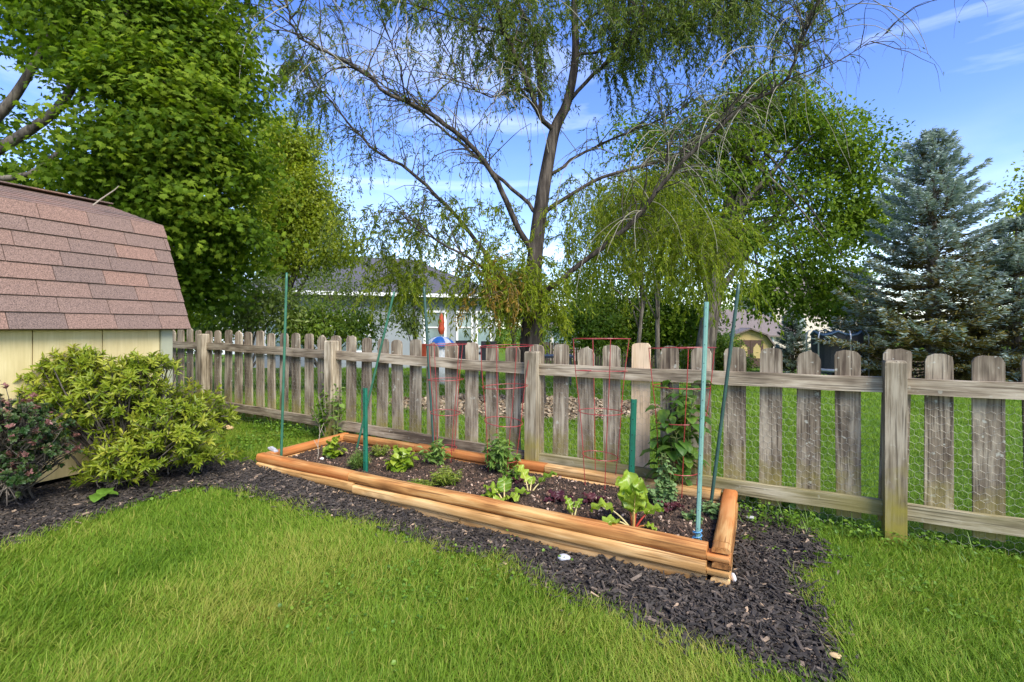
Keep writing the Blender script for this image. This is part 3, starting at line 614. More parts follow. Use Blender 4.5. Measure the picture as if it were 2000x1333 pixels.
# pea tendril column and big-leaved vine in the right cage
root = thing('bean_vine', 'dark large leaved vine climbing through the right end cage', 'vine', soil_at(1325, 966)); r = np.random.default_rng(9); lm, sm = MB(), MB()
bb = np.array(soil_at(1325, 966))
for i in range(15):
    a = r.uniform(0, 2*pi); q = .16*math.sqrt(r.random()); hh = r.uniform(.35, .85)
    P = bb+np.stack([np.linspace(.05, 1, 14)*q*math.cos(a)+.018*np.sin(np.linspace(0, 9, 14)+i), np.linspace(.05, 1, 14)*q*math.sin(a)+.018*np.cos(np.linspace(0, 8, 14)+i), np.linspace(0, hh, 14)], 1)
    sm.tube(P, np.linspace(.004, .0015, 14), 5)
    for k in range(11):
        p = P[r.integers(3, 14)]; az = r.uniform(0, 2*pi); L = r.uniform(.06, .135)
        e = p+np.array([math.cos(az), math.sin(az), .3])*.05; sm.tube([p, e], .0015, 4)
        leafgrid(lm, e, (math.cos(az), math.sin(az)), L, L*.62, 1.2, .03, i*20+k, r.uniform(-.5, .5), .15, r.uniform(.1, .75), 5, 7, .7)
lm.build('leaves', M['vine'], root, True); sm.build('stem', M['stem'], root)
bushy(soil_at(1300, 982), .40, .05, 9, .05, .8, OVAL, 'pea', 'pea_plant', 'slender pea plant climbing in front of the vine', 'pea plant', 13, 14, .2)
# bare twig seedling and small litter
p = soil_at(620, 897); mb = MB(); mb.tube(arc(p, p+[.02, 0, .27], 0)+np.array([[.006*math.sin(i*1.7), 0, 0] for i in range(7)]), np.linspace(.004, .002, 7), 5); mb.tube([p+[.005, 0, .10], p+[-.03, 0, .16]], .002, 5); mb.tube([p+[.012, 0, .19], p+[.05, .01, .30]], .002, 5)
one(mb, 'twig', M['twig'], 'bare pale twig standing in the soil near the left basil', 'twig')
def stone(px, py, a, b_, c, mm, label, onsoil=False, name='stone', cat='stone', seed=1):
    p = soil_at(px, py) if onsoil else np.array([*G(px, py), 0.])
    if not onsoil: p[2] = float(H(p[0], p[1]))+.018
    r = np.random.default_rng(seed); th, ph = np.meshgrid(np.linspace(0, 2*pi, 17)[:-1], np.linspace(-1.5, 1.5, 9)); ph0 = r.uniform(0, 6, 3)
    k = 1+.09*np.sin(2*th+ph0[0])+.06*np.sin(3*th+ph0[1]+2*ph)
    V = np.stack([p[0]+a*k*np.cos(th)*np.cos(ph), p[1]+b_*k*np.sin(th)*np.cos(ph), p[2]+c*.5+c*np.sin(ph)], -1).reshape(-1, 3)
    i = np.arange(8)[:, None]*16; j = np.arange(16)[None]; q = np.stack([i+j, i+(j+1) % 16, i+16+(j+1) % 16, i+16+j], -1).reshape(-1, 4)
    return one(MB().add(V, q, np.arange(16)[None, ::-1], (np.arange(16)+128)[None]), name, M[mm], label, cat, None, True)
stone(1101, 1100, .031, .026, .018, 'stone', 'rounded grey stone on the mulch in front of the bed', seed=2)
stone(1466, 1018, .03, .02, .008, 'stone', 'flat grey stone on the mulch right of the bed', seed=3)
stone(629, 898, .016, .014, .012, 'white', 'small white pebble beside the bare twig', True, 'pebble', 'pebble', 4)
stone(1432, 1140, .012, .02, .02, 'white', 'white stone chip against the front right corner of the bed', seed=5, name='pebble', cat='pebble')
stone(440, 842, .09, .05, .03, 'sandrock', 'sandy yellow rock in the grass near the left fence post', seed=6)
stone(1632, 1292, .022, .016, .006, 'sandrock', 'orange brown chip at the right edge of the mulch', seed=7, name='wood_chip', cat='chip')
# grey metal bracket on the left corner of the bed
p = bed(BL-.03, .13, BT+.012); ax = np.array([[BU[0], BU[1], .25], [BV[0], BV[1], 0], [0, 0, 1.]])
one(MB().box(p, (.09, .035, .012), ax).box(p+[0, 0, .010], (.05, .026, .010), ax), 'plastic_strip', M['stone'], 'grey plastic strip lying on the left corner of the bed', 'strip')

# ------------------------------------------------------------------ near garden shed
sh = thing('garden_shed', 'yellow garden shed with a brown shingled barn roof', 'shed', shed(0, 0, .1))
ZB, ZE, ZK, ZR = .14, 1.215, 2.10, 2.375; INK = .31; INR = SD/2
mb = MB(); pw = .40
Ai = np.array([[SU[0], SU[1], 0], [SN[0], SN[1], 0], [0, 0, 1.]])
x = .09; 
while x < SL:
    w = min(pw, SL-x); mb.box(shed(x+w/2, .012, (ZB+ZE)/2), (w-.007, .016, ZE-ZB), Ai); x += w
mb.box(shed(SL/2, .03, (ZB+ZE)/2), (SL-.02, .02, ZE-ZB-.01), Ai)
gz = [(0, ZB), (0, ZE), (INK-.02, ZK-.03), (INR, ZR-.04), (SD-INK+.02, ZK-.03), (SD, ZE), (SD, ZB)]
for s0 in (0.022, SL-.02):
    V = np.array([shed(s0, n_, z_) for n_, z_ in gz]+[shed(s0+.02, n_, z_) for n_, z_ in gz]); i = np.arange(7)
    mb.add(V, np.arange(7)[None], (np.arange(7)+7)[None, ::-1], np.stack([i, (i+1) % 7, (i+1) % 7+7, i+7], 1))
mb.box(shed(SL/2, SD-.02, (ZB+ZE)/2), (SL-.06, .02, ZE-ZB), Ai)
mb.build('wall', M['siding'], sh)
MB().box(shed(.044, -.004, (ZB+ZE)/2), (.088, .02, ZE-ZB), Ai).box(shed(-.002, .05, (ZB+ZE)/2), (.02, .09, ZE-ZB), Ai).build('corner_trim', M['trim'], sh)
MB().box(shed(SL/2, .3, .085), (SL-.1, .1, .10), Ai).box(shed(SL/2, SD-.3, .085), (SL-.1, .1, .10), Ai).build('skid', M['darkwood'], sh)
mb = MB(); r = np.random.default_rng(12)
def slope(n0, z0, n1, z1, rows, flip=False, th=.013):
    s0, s1 = -.11, SL+.1; a = np.array([n0, z0]); bq = np.array([n1, z1]); nn = nrm(np.array([-(bq-a)[1], (bq-a)[0]]))
    if flip: nn = -nn
    for i in range(rows):
        p = a+(bq-a)*i/rows; q = a+(bq-a)*(i+1.05)/rows; x = s0-.0; first = True
        x -= r.uniform(0, .3)
        while x < s1:
            w = .305+r.normal(0, .004); xa, xb = max(x, s0), min(x+w-.0045, s1); x += w
            if xb-xa < .02: continue
            lo, hi = th+r.uniform(0, .004)*th/.013, .003
            V = [shed(xa, *(p+nn*lo)), shed(xb, *(p+nn*lo)), shed(xb, *(q+nn*hi)), shed(xa, *(q+nn*hi)), shed(xa, *(p+nn*.0)), shed(xb, *(p+nn*.0)), shed(xb, *(q-nn*.004)), shed(xa, *(q-nn*.004))]
            mb.add(V, [[0, 1, 2, 3], [5, 4, 7, 6], [4, 5, 1, 0], [1, 5, 6, 2], [2, 6, 7, 3], [3, 7, 4, 0]], rnd=np.clip(r.normal(.5, .17), 0, 1))
slope(-.075, ZE-.03, INK, ZK, 8); slope(INK, ZK, INR, ZR, 7, th=.007)
slope(SD+.075, ZE-.03, SD-INK, ZK, 8, True); slope(SD-INK, ZK, INR, ZR, 7, True)
for k in range(11): mb.box(shed(-.1+k*.3+.14, INR, ZR+.012), (.30, .20, .010), Ai, rnd=r.random())
mb.build('roof', M['shingle'], sh)
mb = MB()
for (n0, z0, n1, z1) in ((-.07, ZE-.03, INK, ZK), (INK, ZK, INR, ZR), (SD+.07, ZE-.03, SD-INK, ZK), (SD-INK, ZK, INR, ZR)):
    d = np.array([n1-n0, z1-z0]); L = np.linalg.norm(d); d /= L; ax = np.array([[SU[0], SU[1], 0], [SN[0]*d[0], SN[1]*d[0], d[1]], [-SN[0]*d[1], -SN[1]*d[1], d[0]]])
    sg = 1 if n1 > n0 else -1
    c = np.array([(n0+n1)/2, (z0+z1)/2])+np.array([-d[1], d[0]])*(-.013)*sg
    mb.box(shed(SL/2, c[0], c[1]), (SL+.19, L*.99, .018), ax)
mb.build('roof_deck', M['darkwood'], sh)
p = shed(.30, .55, 2.22); one(MB().tube([p, p+[.04, .02, .05], p+[.16, .03, .14], p+[.19, .03, .17]], [.006, .006, .004, .003], 6), 'stick', M['twig'], 'bare broken stick lying on the shed roof', 'stick')

# ------------------------------------------------------------------ shrubs by the shed
def shrub(name, label, cat, base, blobs, nb, per, leaf, lw, tpl, mm, seed, up=.35, twig='bark2', extra=None, group=None, rows=None):
    """woody stems ending in rosettes of leaves"""
    root = thing(name, label, cat, base, group); r = np.random.default_rng(seed); lm, sm, ex = MB(), MB(), MB(); base = np.array(base, float)
    w = np.array([b_[2] for b_ in blobs], float); w /= w.sum()
    for i in range(nb):
        c, rad, _ = blobs[r.choice(len(blobs), p=w)]; c = np.array(c); rad = np.array(rad)
        d = nrm(r.normal(size=3)); d[2] = abs(d[2])*.9-.25 if r.random() < .8 else d[2]; q = r.random()**.33
        tip = c+rad*d*q*(1+.1*r.normal()); tip[2] = max(tip[2], float(H(tip[0], tip[1]))+.05)
        o = nrm((tip-c)/rad+np.array([0, 0, up]))
        if i % 3 == 0:
            m_ = base*.4+tip*.6; m_[2] = tip[2]*.55+base[2]*.45; m_ += r.normal(0, .03, 3)
            t = np.linspace(0, 1, 7)[:, None]; P = (1-t)**2*(base+np.array([.08*r.normal(), .08*r.normal(), 0]))+2*t*(1-t)*m_+t*t*tip
            sm.tube(P, np.linspace(.008, .002, 7), 5)
        else: sm.tube([tip-o*r.uniform(.07, .18)+r.normal(0, .02, 3), tip], [.003, .002], 4)
        n = per+r.integers(-2, 4); a = r.uniform(0, 2*pi)+np.arange(n)*2.4; s1 = nrm(np.cross(o, [.3, .2, 1.])); s2 = np.cross(o, s1)
        spread = r.uniform(.5, 1.1, n)
        Yv = o*np.cos(spread)[:, None]+(s1*np.cos(a)[:, None]+s2*np.sin(a)[:, None])*np.sin(spread)[:, None]+[0, 0, -.1]
        back = r.uniform(0, leaf*1.1, n)
        s = leaf*r.uniform(.65, 1.2, n)
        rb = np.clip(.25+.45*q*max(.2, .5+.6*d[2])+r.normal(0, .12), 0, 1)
        tip_ = bool(extra) and r.random() < .16; tgt = lm
        if tip_: rb = .97
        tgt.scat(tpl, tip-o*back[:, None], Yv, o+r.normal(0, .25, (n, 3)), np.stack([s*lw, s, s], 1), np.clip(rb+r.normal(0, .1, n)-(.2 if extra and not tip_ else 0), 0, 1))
    lm.build('leaves', M[mm], root); sm.build('branches', M[twig], root)
    return root
def A3(px, py, Z): return at(px, py, Z)
gb = G(255, 935)
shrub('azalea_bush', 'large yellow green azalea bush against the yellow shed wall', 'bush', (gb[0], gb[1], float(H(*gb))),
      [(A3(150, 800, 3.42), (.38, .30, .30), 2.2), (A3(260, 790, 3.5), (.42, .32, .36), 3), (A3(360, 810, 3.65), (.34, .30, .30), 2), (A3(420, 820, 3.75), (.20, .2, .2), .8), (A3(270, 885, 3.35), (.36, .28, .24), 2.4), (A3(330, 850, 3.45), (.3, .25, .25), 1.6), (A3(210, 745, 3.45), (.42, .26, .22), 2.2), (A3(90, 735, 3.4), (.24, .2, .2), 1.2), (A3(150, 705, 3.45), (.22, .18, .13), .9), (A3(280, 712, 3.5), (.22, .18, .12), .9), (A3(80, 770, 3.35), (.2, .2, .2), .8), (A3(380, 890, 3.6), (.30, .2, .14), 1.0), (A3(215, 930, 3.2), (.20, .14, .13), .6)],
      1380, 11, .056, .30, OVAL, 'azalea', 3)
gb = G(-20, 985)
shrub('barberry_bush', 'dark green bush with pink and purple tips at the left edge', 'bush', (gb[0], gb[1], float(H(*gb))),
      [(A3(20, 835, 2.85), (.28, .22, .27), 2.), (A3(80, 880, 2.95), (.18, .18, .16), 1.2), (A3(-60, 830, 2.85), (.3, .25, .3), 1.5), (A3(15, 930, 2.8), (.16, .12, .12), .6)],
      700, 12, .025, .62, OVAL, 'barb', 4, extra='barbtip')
p = np.array([*G(200, 985), 0]); p[2] = float(H(p[0], p[1]))+.01
root = thing('hosta_plant', 'single broad light green hosta leaf clump on the mulch below the azalea', 'hosta', p); lm = MB()
for i, (az, L, ri) in enumerate([(-1.2, .13, .5), (1.9, .12, .6), (.3, .09, .5), (3.4, .09, .4), (4.4, .10, -.1)]): leafgrid(lm, p+[0, 0, .045], (math.cos(az), math.sin(az)), L, L*.72, 1.2, .02, i, ri, .12, .5, 7, 9, .75)
lm.tube([p, p+[0, 0, .05]], .006, 6); lm.build('leaves', M['hosta'], root, True)
# weeds: one mass along the fence and round the bed
def weeds(line, n, spread, leaf, hgt, seed, name, label, mm='weed', tpl=OVAL, lw=.8, blade=.4):
    r = np.random.default_rng(seed); line = np.array(line); mb = MB(); t = r.random(n)*(len(line)-1); i = np.clip(t.astype(int), 0, len(line)-2)
    c = line[i]+(line[i+1]-line[i])*(t-i)[:, None]+r.normal(0, spread, (n, 2))
    k = ~inpoly(c[:, 0], c[:, 1], bedout); c = c[k]; n = len(c)
    for q in range(6):
        P = np.stack([c[:, 0]+r.normal(0, .02, n), c[:, 1]+r.normal(0, .02, n), H(c[:, 0], c[:, 1])+r.uniform(.01, 1, n)*hgt*np.clip(1+.5*vnoise(c[:, 0], c[:, 1], 5), .3, 2)], 1)
        a = r.uniform(0, 2*pi, n); s = leaf*r.uniform(.5, 1.2, n)
        mb.scat(tpl, P, np.stack([np.cos(a), np.sin(a), r.normal(0, .3, n)], 1), r.normal(0, .35, (n, 3))+[0, 0, 1], np.stack([s*lw, s, s], 1), np.clip(r.normal(.5, .22, n), 0, 1))
    nb = int(n*blade)*4
    if nb:
        ii = r.integers(0, n, nb); P = np.stack([c[ii, 0]+r.normal(0, .03, nb), c[ii, 1]+r.normal(0, .03, nb), H(c[ii, 0], c[ii, 1])], 1); a = r.uniform(0, 2*pi, nb); l = r.uniform(.1, .9, nb)
        mb.scat(BLADE, P, np.stack([np.cos(a)*np.sin(l), np.sin(a)*np.sin(l), np.cos(l)], 1), np.stack([np.cos(a), np.sin(a), 0*a], 1), np.stack([np.full(nb, .005), *(2*[hgt*r.uniform(.8, 1.9, nb)])], 1), np.clip(r.normal(.5, .2, nb), 0, 1))
    tag(mb.build(name, M[mm]), label, 'weeds', kind='stuff')
fl = [fence_pt(k)-FB*.12 for k in (2.62, 2.75, 2.9, 3.0, 3.2)]
weeds(fl, 130, .07, .024, .09, 1, 'weeds', 'green weeds and long grass under the right part of the fence')
weeds([fence_pt(k)-FB*.09 for k in (.5, 1., 1.5, 2., 2.6)], 240, .05, .032, .11, 2, 'weeds', 'weeds in the gap between bed and fence')
weeds([G(400, 905), G(470, 870), G(560, 850), G(600, 850)], 300, .14, .028, .05, 3, 'clover', 'low clover patch between the azalea and the left end of the bed', lw=1.)
weeds([G(1440, 985), G(1490, 985), G(1540, 990)], 70, .05, .05, .09, 4, 'weeds', 'broad leaved weeds at the far right corner of the bed')
weeds([G(300, 975), G(400, 960), G(520, 985)], 30, .04, .026, .03, 5, 'clover', 'clover along the left edge of the front lawn', lw=1.)
weeds([G(980, 1110), G(900, 1150), G(760, 1120), G(620, 1160), G(850, 1230)], 150, .16, .017, .05, 6, 'clover', 'clover sprinkled through the front lawn', lw=1., blade=0)
weeds([G(1650, 1120), G(1800, 1150), G(1950, 1200)], 70, .16, .018, .05, 7, 'clover', 'clover in the lawn right of the mulch', lw=1., blade=0)
# sapling and vine at the fence
p = np.array([*G(640, 862), 0]); p[2] = float(H(p[0], p[1]))
bushy(p, .72, .20, 34, .055, .55, OVAL, 'weed', 'sapling', 'slender green sapling between the bed and the fence', 'sapling', 21, 26, .1, None, 'twig', .5)
p = np.array([*(fence_pt(1.07)-FB*.16), 0]); p[2] = float(H(p[0], p[1]))
bushy(p, .80, .08, 5, .075, .9, OVAL, 'tomato', 'bindweed', 'climbing weed with broad leaves on the fence near the second post', 'climbing weed', 22, 9, .2)
p = np.array([*(fence_pt(1.62)-FB*.14), 0]); p[2] = float(H(p[0], p[1]))

# ------------------------------------------------------------------ trees
def crown(mb, blobs, ncl, per, leaf, lw, tpl, seed, spread=.35, flat=.45, shell=.4, droop=.5, rb=.0):
    r = np.random.default_rng(seed); w = np.array([b_[2] for b_ in blobs], float); w /= w.sum(); cs = []
    for i in range(ncl):
        c, rad, _ = blobs[r.choice(len(blobs), p=w)]; c = np.array(c, float); rad = np.array(rad, float)
        d = nrm(r.normal(size=3)); q = r.random()**shell; cc = c+rad*d*q; cs.append(cc)
        o = nrm(d/rad+np.array([0, 0, .0])); n = max(3, int(per*r.uniform(.5, 1.5))); sp = spread*r.uniform(.6, 1.4)
        off = r.normal(size=(n, 3))*sp; off[:, 2] *= flat; hz = off@nrm(np.array([o[0], o[1], 0.])+1e-6); off[:, 2] -= droop*.5*np.abs(hz)
        Yv = o*.8+np.array([0, 0, -droop])+r.normal(0, .6, (n, 3)); Zv = o*.75+np.array([0, 0, .7])+r.normal(0, .45, (n, 3))
        s = leaf*r.uniform(.5, 1.35, n); base = r.normal(.45+rb, .2)
        mb.scat(tpl, cc+off, Yv, Zv, np.stack([s*lw, s, s], 1), np.clip(base+r.normal(0, .12, n), 0, 1))
    return np.array(cs)
def bez(a, c, b, n=9):
    t = np.linspace(0, 1, n)[:, None]; return (1-t)**2*np.array(a)+2*t*(1-t)*np.array(c)+t*t*np.array(b)
def tree(name, label, base, top, rad, blobs, ncl, per, leaf, lw, tpl, mm, seed, spread=.5, flat=.5, shell=.4, droop=.4, limbs=14, bark='bark2', group=None, cat='tree', rb=0.):
    base = np.array(base, float); root = thing(name, label, cat, base, group); mb = MB(); cs = crown(mb, blobs, ncl, per, leaf, lw, tpl, seed, spread, flat, shell, droop, rb)
    mb.build('crown', M[mm], root); r = np.random.default_rng(seed+50); tb = MB(); top = np.array(top, float)
    P = bez(base-[0, 0, .1], (base+top)/2+r.normal(0, .15, 3), top, 12); rr = np.linspace(rad, rad*.25, 12); rr[0] *= 1.35; tb.tube(P, rr, 10)
    for i in range(limbs):
        e = cs[r.integers(len(cs))]; k = r.integers(3, 11); s = P[k]; m_ = (s+e)/2+np.array([0, 0, .12*np.linalg.norm(e-s)])
        tb.tube(bez(s, m_, e), np.linspace(rr[k]*.5, rad*.05, 9), 6)
    tb.build('trunk', M[bark], root, True); return root
def base3(px, Z): X = (px-1000)/F*Z; return np.array([X, Z, float(H(X, Z))])
def BL_(px, py, Z, rx, rz=None, ry=None, w=1.):
    """crown blob: centre seen at (px,py), depth Z, radii in metres"""
    rz = rz or rx; return (at(px, py, Z), (rx, ry or rx, rz), w)
# near maple, its trunk left of the picture
mp = base3(-130, 6.6)
mblobs = [BL_(60, 0, 6.4, 1.5, .7, 1.4, 1.2), BL_(280, 60, 6.4, 1.15, 1.1, 1.3, 2.2), BL_(320, 230, 6.2, .95, .85, 1.1, 2.), BL_(380, 330, 6.4, .78, .85, 1., 1.6), BL_(260, 330, 6.2, .8, .45, .9, 1.1), BL_(410, 435, 6.7, .62, .55, .8, 1.2), BL_(370, 540, 7.2, .6, .6, .6, 1.1), BL_(250, 430, 6.8, .9, .4, .8, 1.), BL_(380, 130, 6.5, .65, .75, .8, 1.4), BL_(100, -150, 6.4, 2.4, 1.2, 2., 1.2), BL_(330, -120, 6.5, 1.1, .9, 1.4, 1.), BL_(120, 330, 7.0, .9, .3, .7, .4), BL_(30, 235, 7.4, .9, .4, .7, .15)]
root = thing('maple_tree', 'large dark green maple tree overhanging the garden shed', 'tree', mp)
mb = MB(); crown(mb, mblobs, 1000, 80, .062, 1., MAPLE, 5, .24, .28, .42, .6, .04); mb.build('crown', M['maple'], root)
tb = MB(); fk = mp+[0, 0, 1.7]
tb.tube(bez(mp-[0, 0, .1], mp+[.05, 0, 1.], fk), np.linspace(.26, .19, 9), 10)
def limb(tb, pts, r0, r1, n=None, rg=None):
    pts = np.array(pts, float); t = np.linspace(0, len(pts)-1, (len(pts)-1)*4+1); i = np.clip(t.astype(int), 0, len(pts)-2); f = (t-i)[:, None]
    pm = pts[np.maximum(i-1, 0)]; p0_ = pts[i]; p1_ = pts[i+1]; p2_ = pts[np.minimum(i+2, len(pts)-1)]
    P = .5*(2*p0_+(p1_-pm)*f+(2*pm-5*p0_+4*p1_-p2_)*f**2+(3*p0_-pm-3*p1_+p2_)*f**3)
    if rg is not None: P[1:-1] += rg.normal(0, 1, P[1:-1].shape)*.012
    tb.tube(P, np.linspace(r0, r1, len(P)), n or 8); return P
for pts, r0, r1 in (([(-60, 320), (0, 290), (110, 215), (160, 130), (190, 80), (260, 10)], .10, .03), ([(-60, 350), (60, 340), (160, 270), (300, 290), (420, 300)], .06, .012), ([(-40, 260), (20, 200), (70, 120), (110, 40)], .09, .04), ([(110, 215), (200, 175), (260, 130), (330, 110), (390, 70)], .04, .01), ([(-60, 370), (60, 385), (170, 405), (260, 405)], .04, .012), ([(100, 125), (190, 128), (220, 95), (250, 20)], .035, .01), ([(190, 150), (300, 155), (380, 190), (440, 250)], .03, .008)):
    Z = 5.9; limb(tb, [at(x_, y_, Z+.06*i) for i, (x_, y_) in enumerate(pts)], r0*.7, r1*.8)
tb.tube(bez(fk, fk+[.3, 0, .5], at(-60, 335, 6.5)), np.linspace(.16, .11, 9), 8); tb.tube(bez(fk, fk+[-.2, 0, 1.5], at(-40, 260, 6.5)), np.linspace(.15, .09, 9), 8); tb.tube(bez(fk, fk+[.3, 0, .3], at(-60, 370, 6.5)), np.linspace(.1, .04, 9), 8)
tb.build('trunk', M['bark2'], root, True)
# yellow-green tree behind the maple
tree('locust_tree', 'yellow green airy tree standing behind the maple', base3(560, 13), at(565, 330, 13), .16,
     [BL_(560, 290, 13, .95, .95, .9, 2), BL_(590, 380, 13, 1.0, .9, .9, 2), BL_(545, 440, 13, 1.0, .8, .9, 1.6), BL_(560, 510, 13, 1.2, .45, .9, 1.1), BL_(510, 350, 13.4, .7, .9, .8, 1.), BL_(630, 440, 12.8, .6, .6, .6, .7), BL_(650, 490, 12.6, .8, .35, .6, .5)], 620, 90, .085, .6, KITE, 'yellowtree', 6, .24, .6, .5, .5)
# dark shrub mass behind the fence at the left
for i, (lab, bl, px, Z, m_) in enumerate([('rounded grey green viburnum behind the left part of the fence', [BL_(475, 575, 8.6, .66, .55, .6, 2.4), BL_(540, 600, 8.6, .55, .5, .5, 1.6), BL_(430, 620, 8.4, .4, .35, .4, 1)], 490, 8.6, 'dogwood'),
                                           ('low dark green shrub behind the fence left of the willow', [BL_(620, 630, 9.2, .6, .42, .5, 2), BL_(690, 640, 9.4, .45, .34, .5, 1.2), BL_(585, 640, 9., .4, .3, .4, 1.)], 630, 9.2, 'hedge'),
                                           ('tall loose shrub in front of the grey house', [BL_(650, 570, 10.5, .55, .6, .5, 1.2), BL_(700, 590, 10.6, .5, .6, .5, 1.2), BL_(745, 610, 10.8, .35, .5, .4, .7)], 690, 10.5, 'dogwood')]):
    tree('shrub', lab, base3(px, Z), at(px, 600, Z), .06, bl, 150 if i < 2 else 55, 42, .075, .5, OVAL, m_, 20+i, .16, .6, .45, .4, 14, 'bark2', None, 'shrub')
tree('shrub', 'narrow dark shrub by the white trimmed windows of the grey house', base3(805, 13), at(808, 560, 13), .05, [BL_(808, 560, 13, .38, .5, .4, 1), BL_(800, 620, 13, .45, .6, .4, 1.2)], 75, 36, .09, .5, OVAL, 'dogwood', 29, .15, .6, .5, .4, 8, 'bark2', None, 'shrub')

# ------------------------------------------------------------------ the willow
WZ = 8.4; wr = np.random.default_rng(77)
wb = base3(1040, WZ); wil = thing('willow_tree', 'tall half bare willow tree with drooping twigs behind the fence', 'tree', wb)
tk = MB(); tw = MB(); wh = MB(); wl = MB(); ol = MB(); og = MB()
def WP(pts, dz): 
    n_ = len(pts); return [at(x_, y_, WZ+dz*i/(n_-1)) for i, (x_, y_) in enumerate(pts)]
trunk = [wb-[0, 0, .2], at(1038, 690, WZ), at(1040, 600, WZ), at(1045, 500, WZ), at(1057, 400, WZ), at(1070, 320, WZ), at(1085, 250, WZ), at(1108, 200, WZ), at(1124, 110, WZ), at(1122, 0, WZ), at(1135, -120, WZ), at(1120, -260, WZ)]
tk.tube(np.array(limb(MB(), trunk, .2, .05)), np.concatenate([np.linspace(.26, .16, 9), np.linspace(.142, .092, 16), np.linspace(.088, .03, 20)]), 12)
limbs = [  # picture trace, depth drift, radii, leafiness
    ([(1040, 500), (990, 395), (965, 340), (905, 272), (830, 215), (760, 185), (690, 130), (620, 95), (575, 60), (560, 0)], -1.6, .085, .008, .5),
    ([(1052, 420), (1000, 370), (935, 312), (880, 265), (800, 205), (720, 145), (660, 115)], .9, .06, .008, .4),
    ([(1035, 560), (960, 535), (915, 505), (860, 475), (800, 440)], -1., .06, .01, .6),
    ([(975, 540), (930, 470), (870, 400), (800, 335), (740, 300), (680, 240), (640, 190), (600, 150), (585, 120)], 1.2, .07, .006, .95),
    ([(1055, 575), (1095, 548), (1180, 480), (1240, 430), (1295, 358), (1370, 280), (1450, 210), (1525, 168), (1548, 125), (1580, 50), (1602, -10)], -1.8, .082, .012, .25),
    ([(1525, 172), (1600, 140), (1680, 95), (1740, 62)], -.2, .02, .003, .02),
    ([(1065, 415), (1150, 358), (1250, 325), (1330, 300), (1400, 235), (1470, 170)], .6, .06, .008, .5),
    ([(1078, 340), (1130, 305), (1200, 272), (1290, 232), (1360, 195)], 1.4, .05, .008, .5),
    ([(1105, 205), (1160, 145), (1205, 105), (1240, 60), (1260, 0), (1280, -80)], -.8, .055, .02, .9),
    ([(1120, 110), (1200, 90), (1228, 40), (1220, -40)], .8, .04, .02, .9),
    ([(1080, 255), (1055, 225), (1022, 140), (985, 60), (960, -20), (930, -100)], -.9, .075, .03, .8),
    ([(1055, 225), (1050, 130), (1040, 60), (1010, 0), (990, -80)], .9, .06, .025, .9),
    ([(1035, 85), (960, 62), (890, 35), (790, 5), (730, -10)], -.5, .035, .006, .6),
    ([(1060, 230), (1000, 150), (965, 110), (930, 60), (900, 0)], 1.2, .04, .01, .6),
    ([(830, 212), (870, 165), (890, 150), (880, 110), (855, 60), (830, 0)], -.2, .022, .006, .5),
    ([(790, 195), (780, 130), (755, 60), (730, 0)], -.3, .022, .008, .2),
    ([(690, 130), (670, 60), (655, 0)], -.3, .012, .004, .2),
    ([(1124, 60), (1180, 20), (1250, 20), (1350, 0), (1430, -40)], .4, .035, .01, 1.),
    ([(1240, 430), (1300, 325), (1295, 240), (1285, 180)], .3, .025, .006, .3),
    ([(1420, 235), (1450, 160), (1430, 100), (1410, 50)], -.2, .018, .004, .25),
    ([(1122, 0), (1200, -40), (1320, -50), (1450, -10), (1520, 40)], -.6, .04, .008, 1.),
    ([(1060, 180), (1010, 175), (960, 190), (900, 160), (850, 150)], -1.4, .03, .006, .6),
]
G0 = np.array([0, 0, -1.])
def strand(p, d, L, leafy, m_leaf, tubem=None, lsz=.085, rad=.0035):
    n_ = 7; P = [np.array(p)]; d = nrm(np.array(d, float))
    for i in range(n_-1): d = nrm(d+G0*.42+wr.normal(0, .13, 3)); P.append(P[-1]+d*L/(n_-1))
    P = np.array(P); P[:, 2] = np.maximum(P[:, 2], H(P[:, 0], P[:, 1])+.5)
    (tubem or tw).tube(P, np.linspace(rad, rad*.4, n_), 4, cap=False)
    k = int(leafy*L*46)
    if k > 0:
        t = wr.uniform(.1, 1, k)*(n_-1.001); i = t.astype(int); Q = P[i]+(P[i+1]-P[i])*(t-i)[:, None]+wr.normal(0, .012, (k, 3))
        Yv = (P[i+1]-P[i])*6+wr.normal(0, .55, (k, 3))+[0, 0, -.35]; s = lsz*wr.uniform(.55, 1.2, k)
        m_leaf.scat(KITE, Q, Yv, wr.normal(size=(k, 3)), np.stack([s*.22, s, s], 1), np.clip(wr.normal(.45, .2, k), 0, 1))
LP = []
for pts, dz, r0, r1, lf in limbs:
    P = limb(tk, WP(pts, dz), r0*.62, r1, 7, wr); LP.append((P, lf)); L = np.linalg.norm(np.diff(P, axis=0), axis=1).sum()
    nb = int(L*(6. if lf > .7 else 7.))
    for i in range(nb):
        q = wr.uniform(.22, 1)*(len(P)-1.01); j = int(q); s = P[j]+(P[j+1]-P[j])*(q-j); T = nrm(P[j+1]-P[j])
        d = nrm(T*.75+nrm(wr.normal(size=3))*.8+[0, 0, .35]); bl = wr.uniform(.4, 1.25); nn = 6; Q = [s]
        dd = d.copy()
        for k in range(nn-1): dd = nrm(dd+wr.normal(0, .2, 3)+G0*.10*(k-.5)); Q.append(Q[-1]+dd*bl/(nn-1))
        Q = np.array(Q); tw.tube(Q, np.linspace(.012, .004, nn)*(.6+r0*5), 5, cap=False)
        top = s[2] > 5.3
        for k in range(int(wr.integers(3, 7)+(4 if top else 0) if lf > .7 else wr.integers(1, 5))):
            w_ = wr.integers(1, nn); strand(Q[w_], dd*.5+wr.normal(0, .6, 3), wr.uniform(.3, .95), lf*(1.9 if top else .6)*wr.uniform(.2, 1.5), wl)
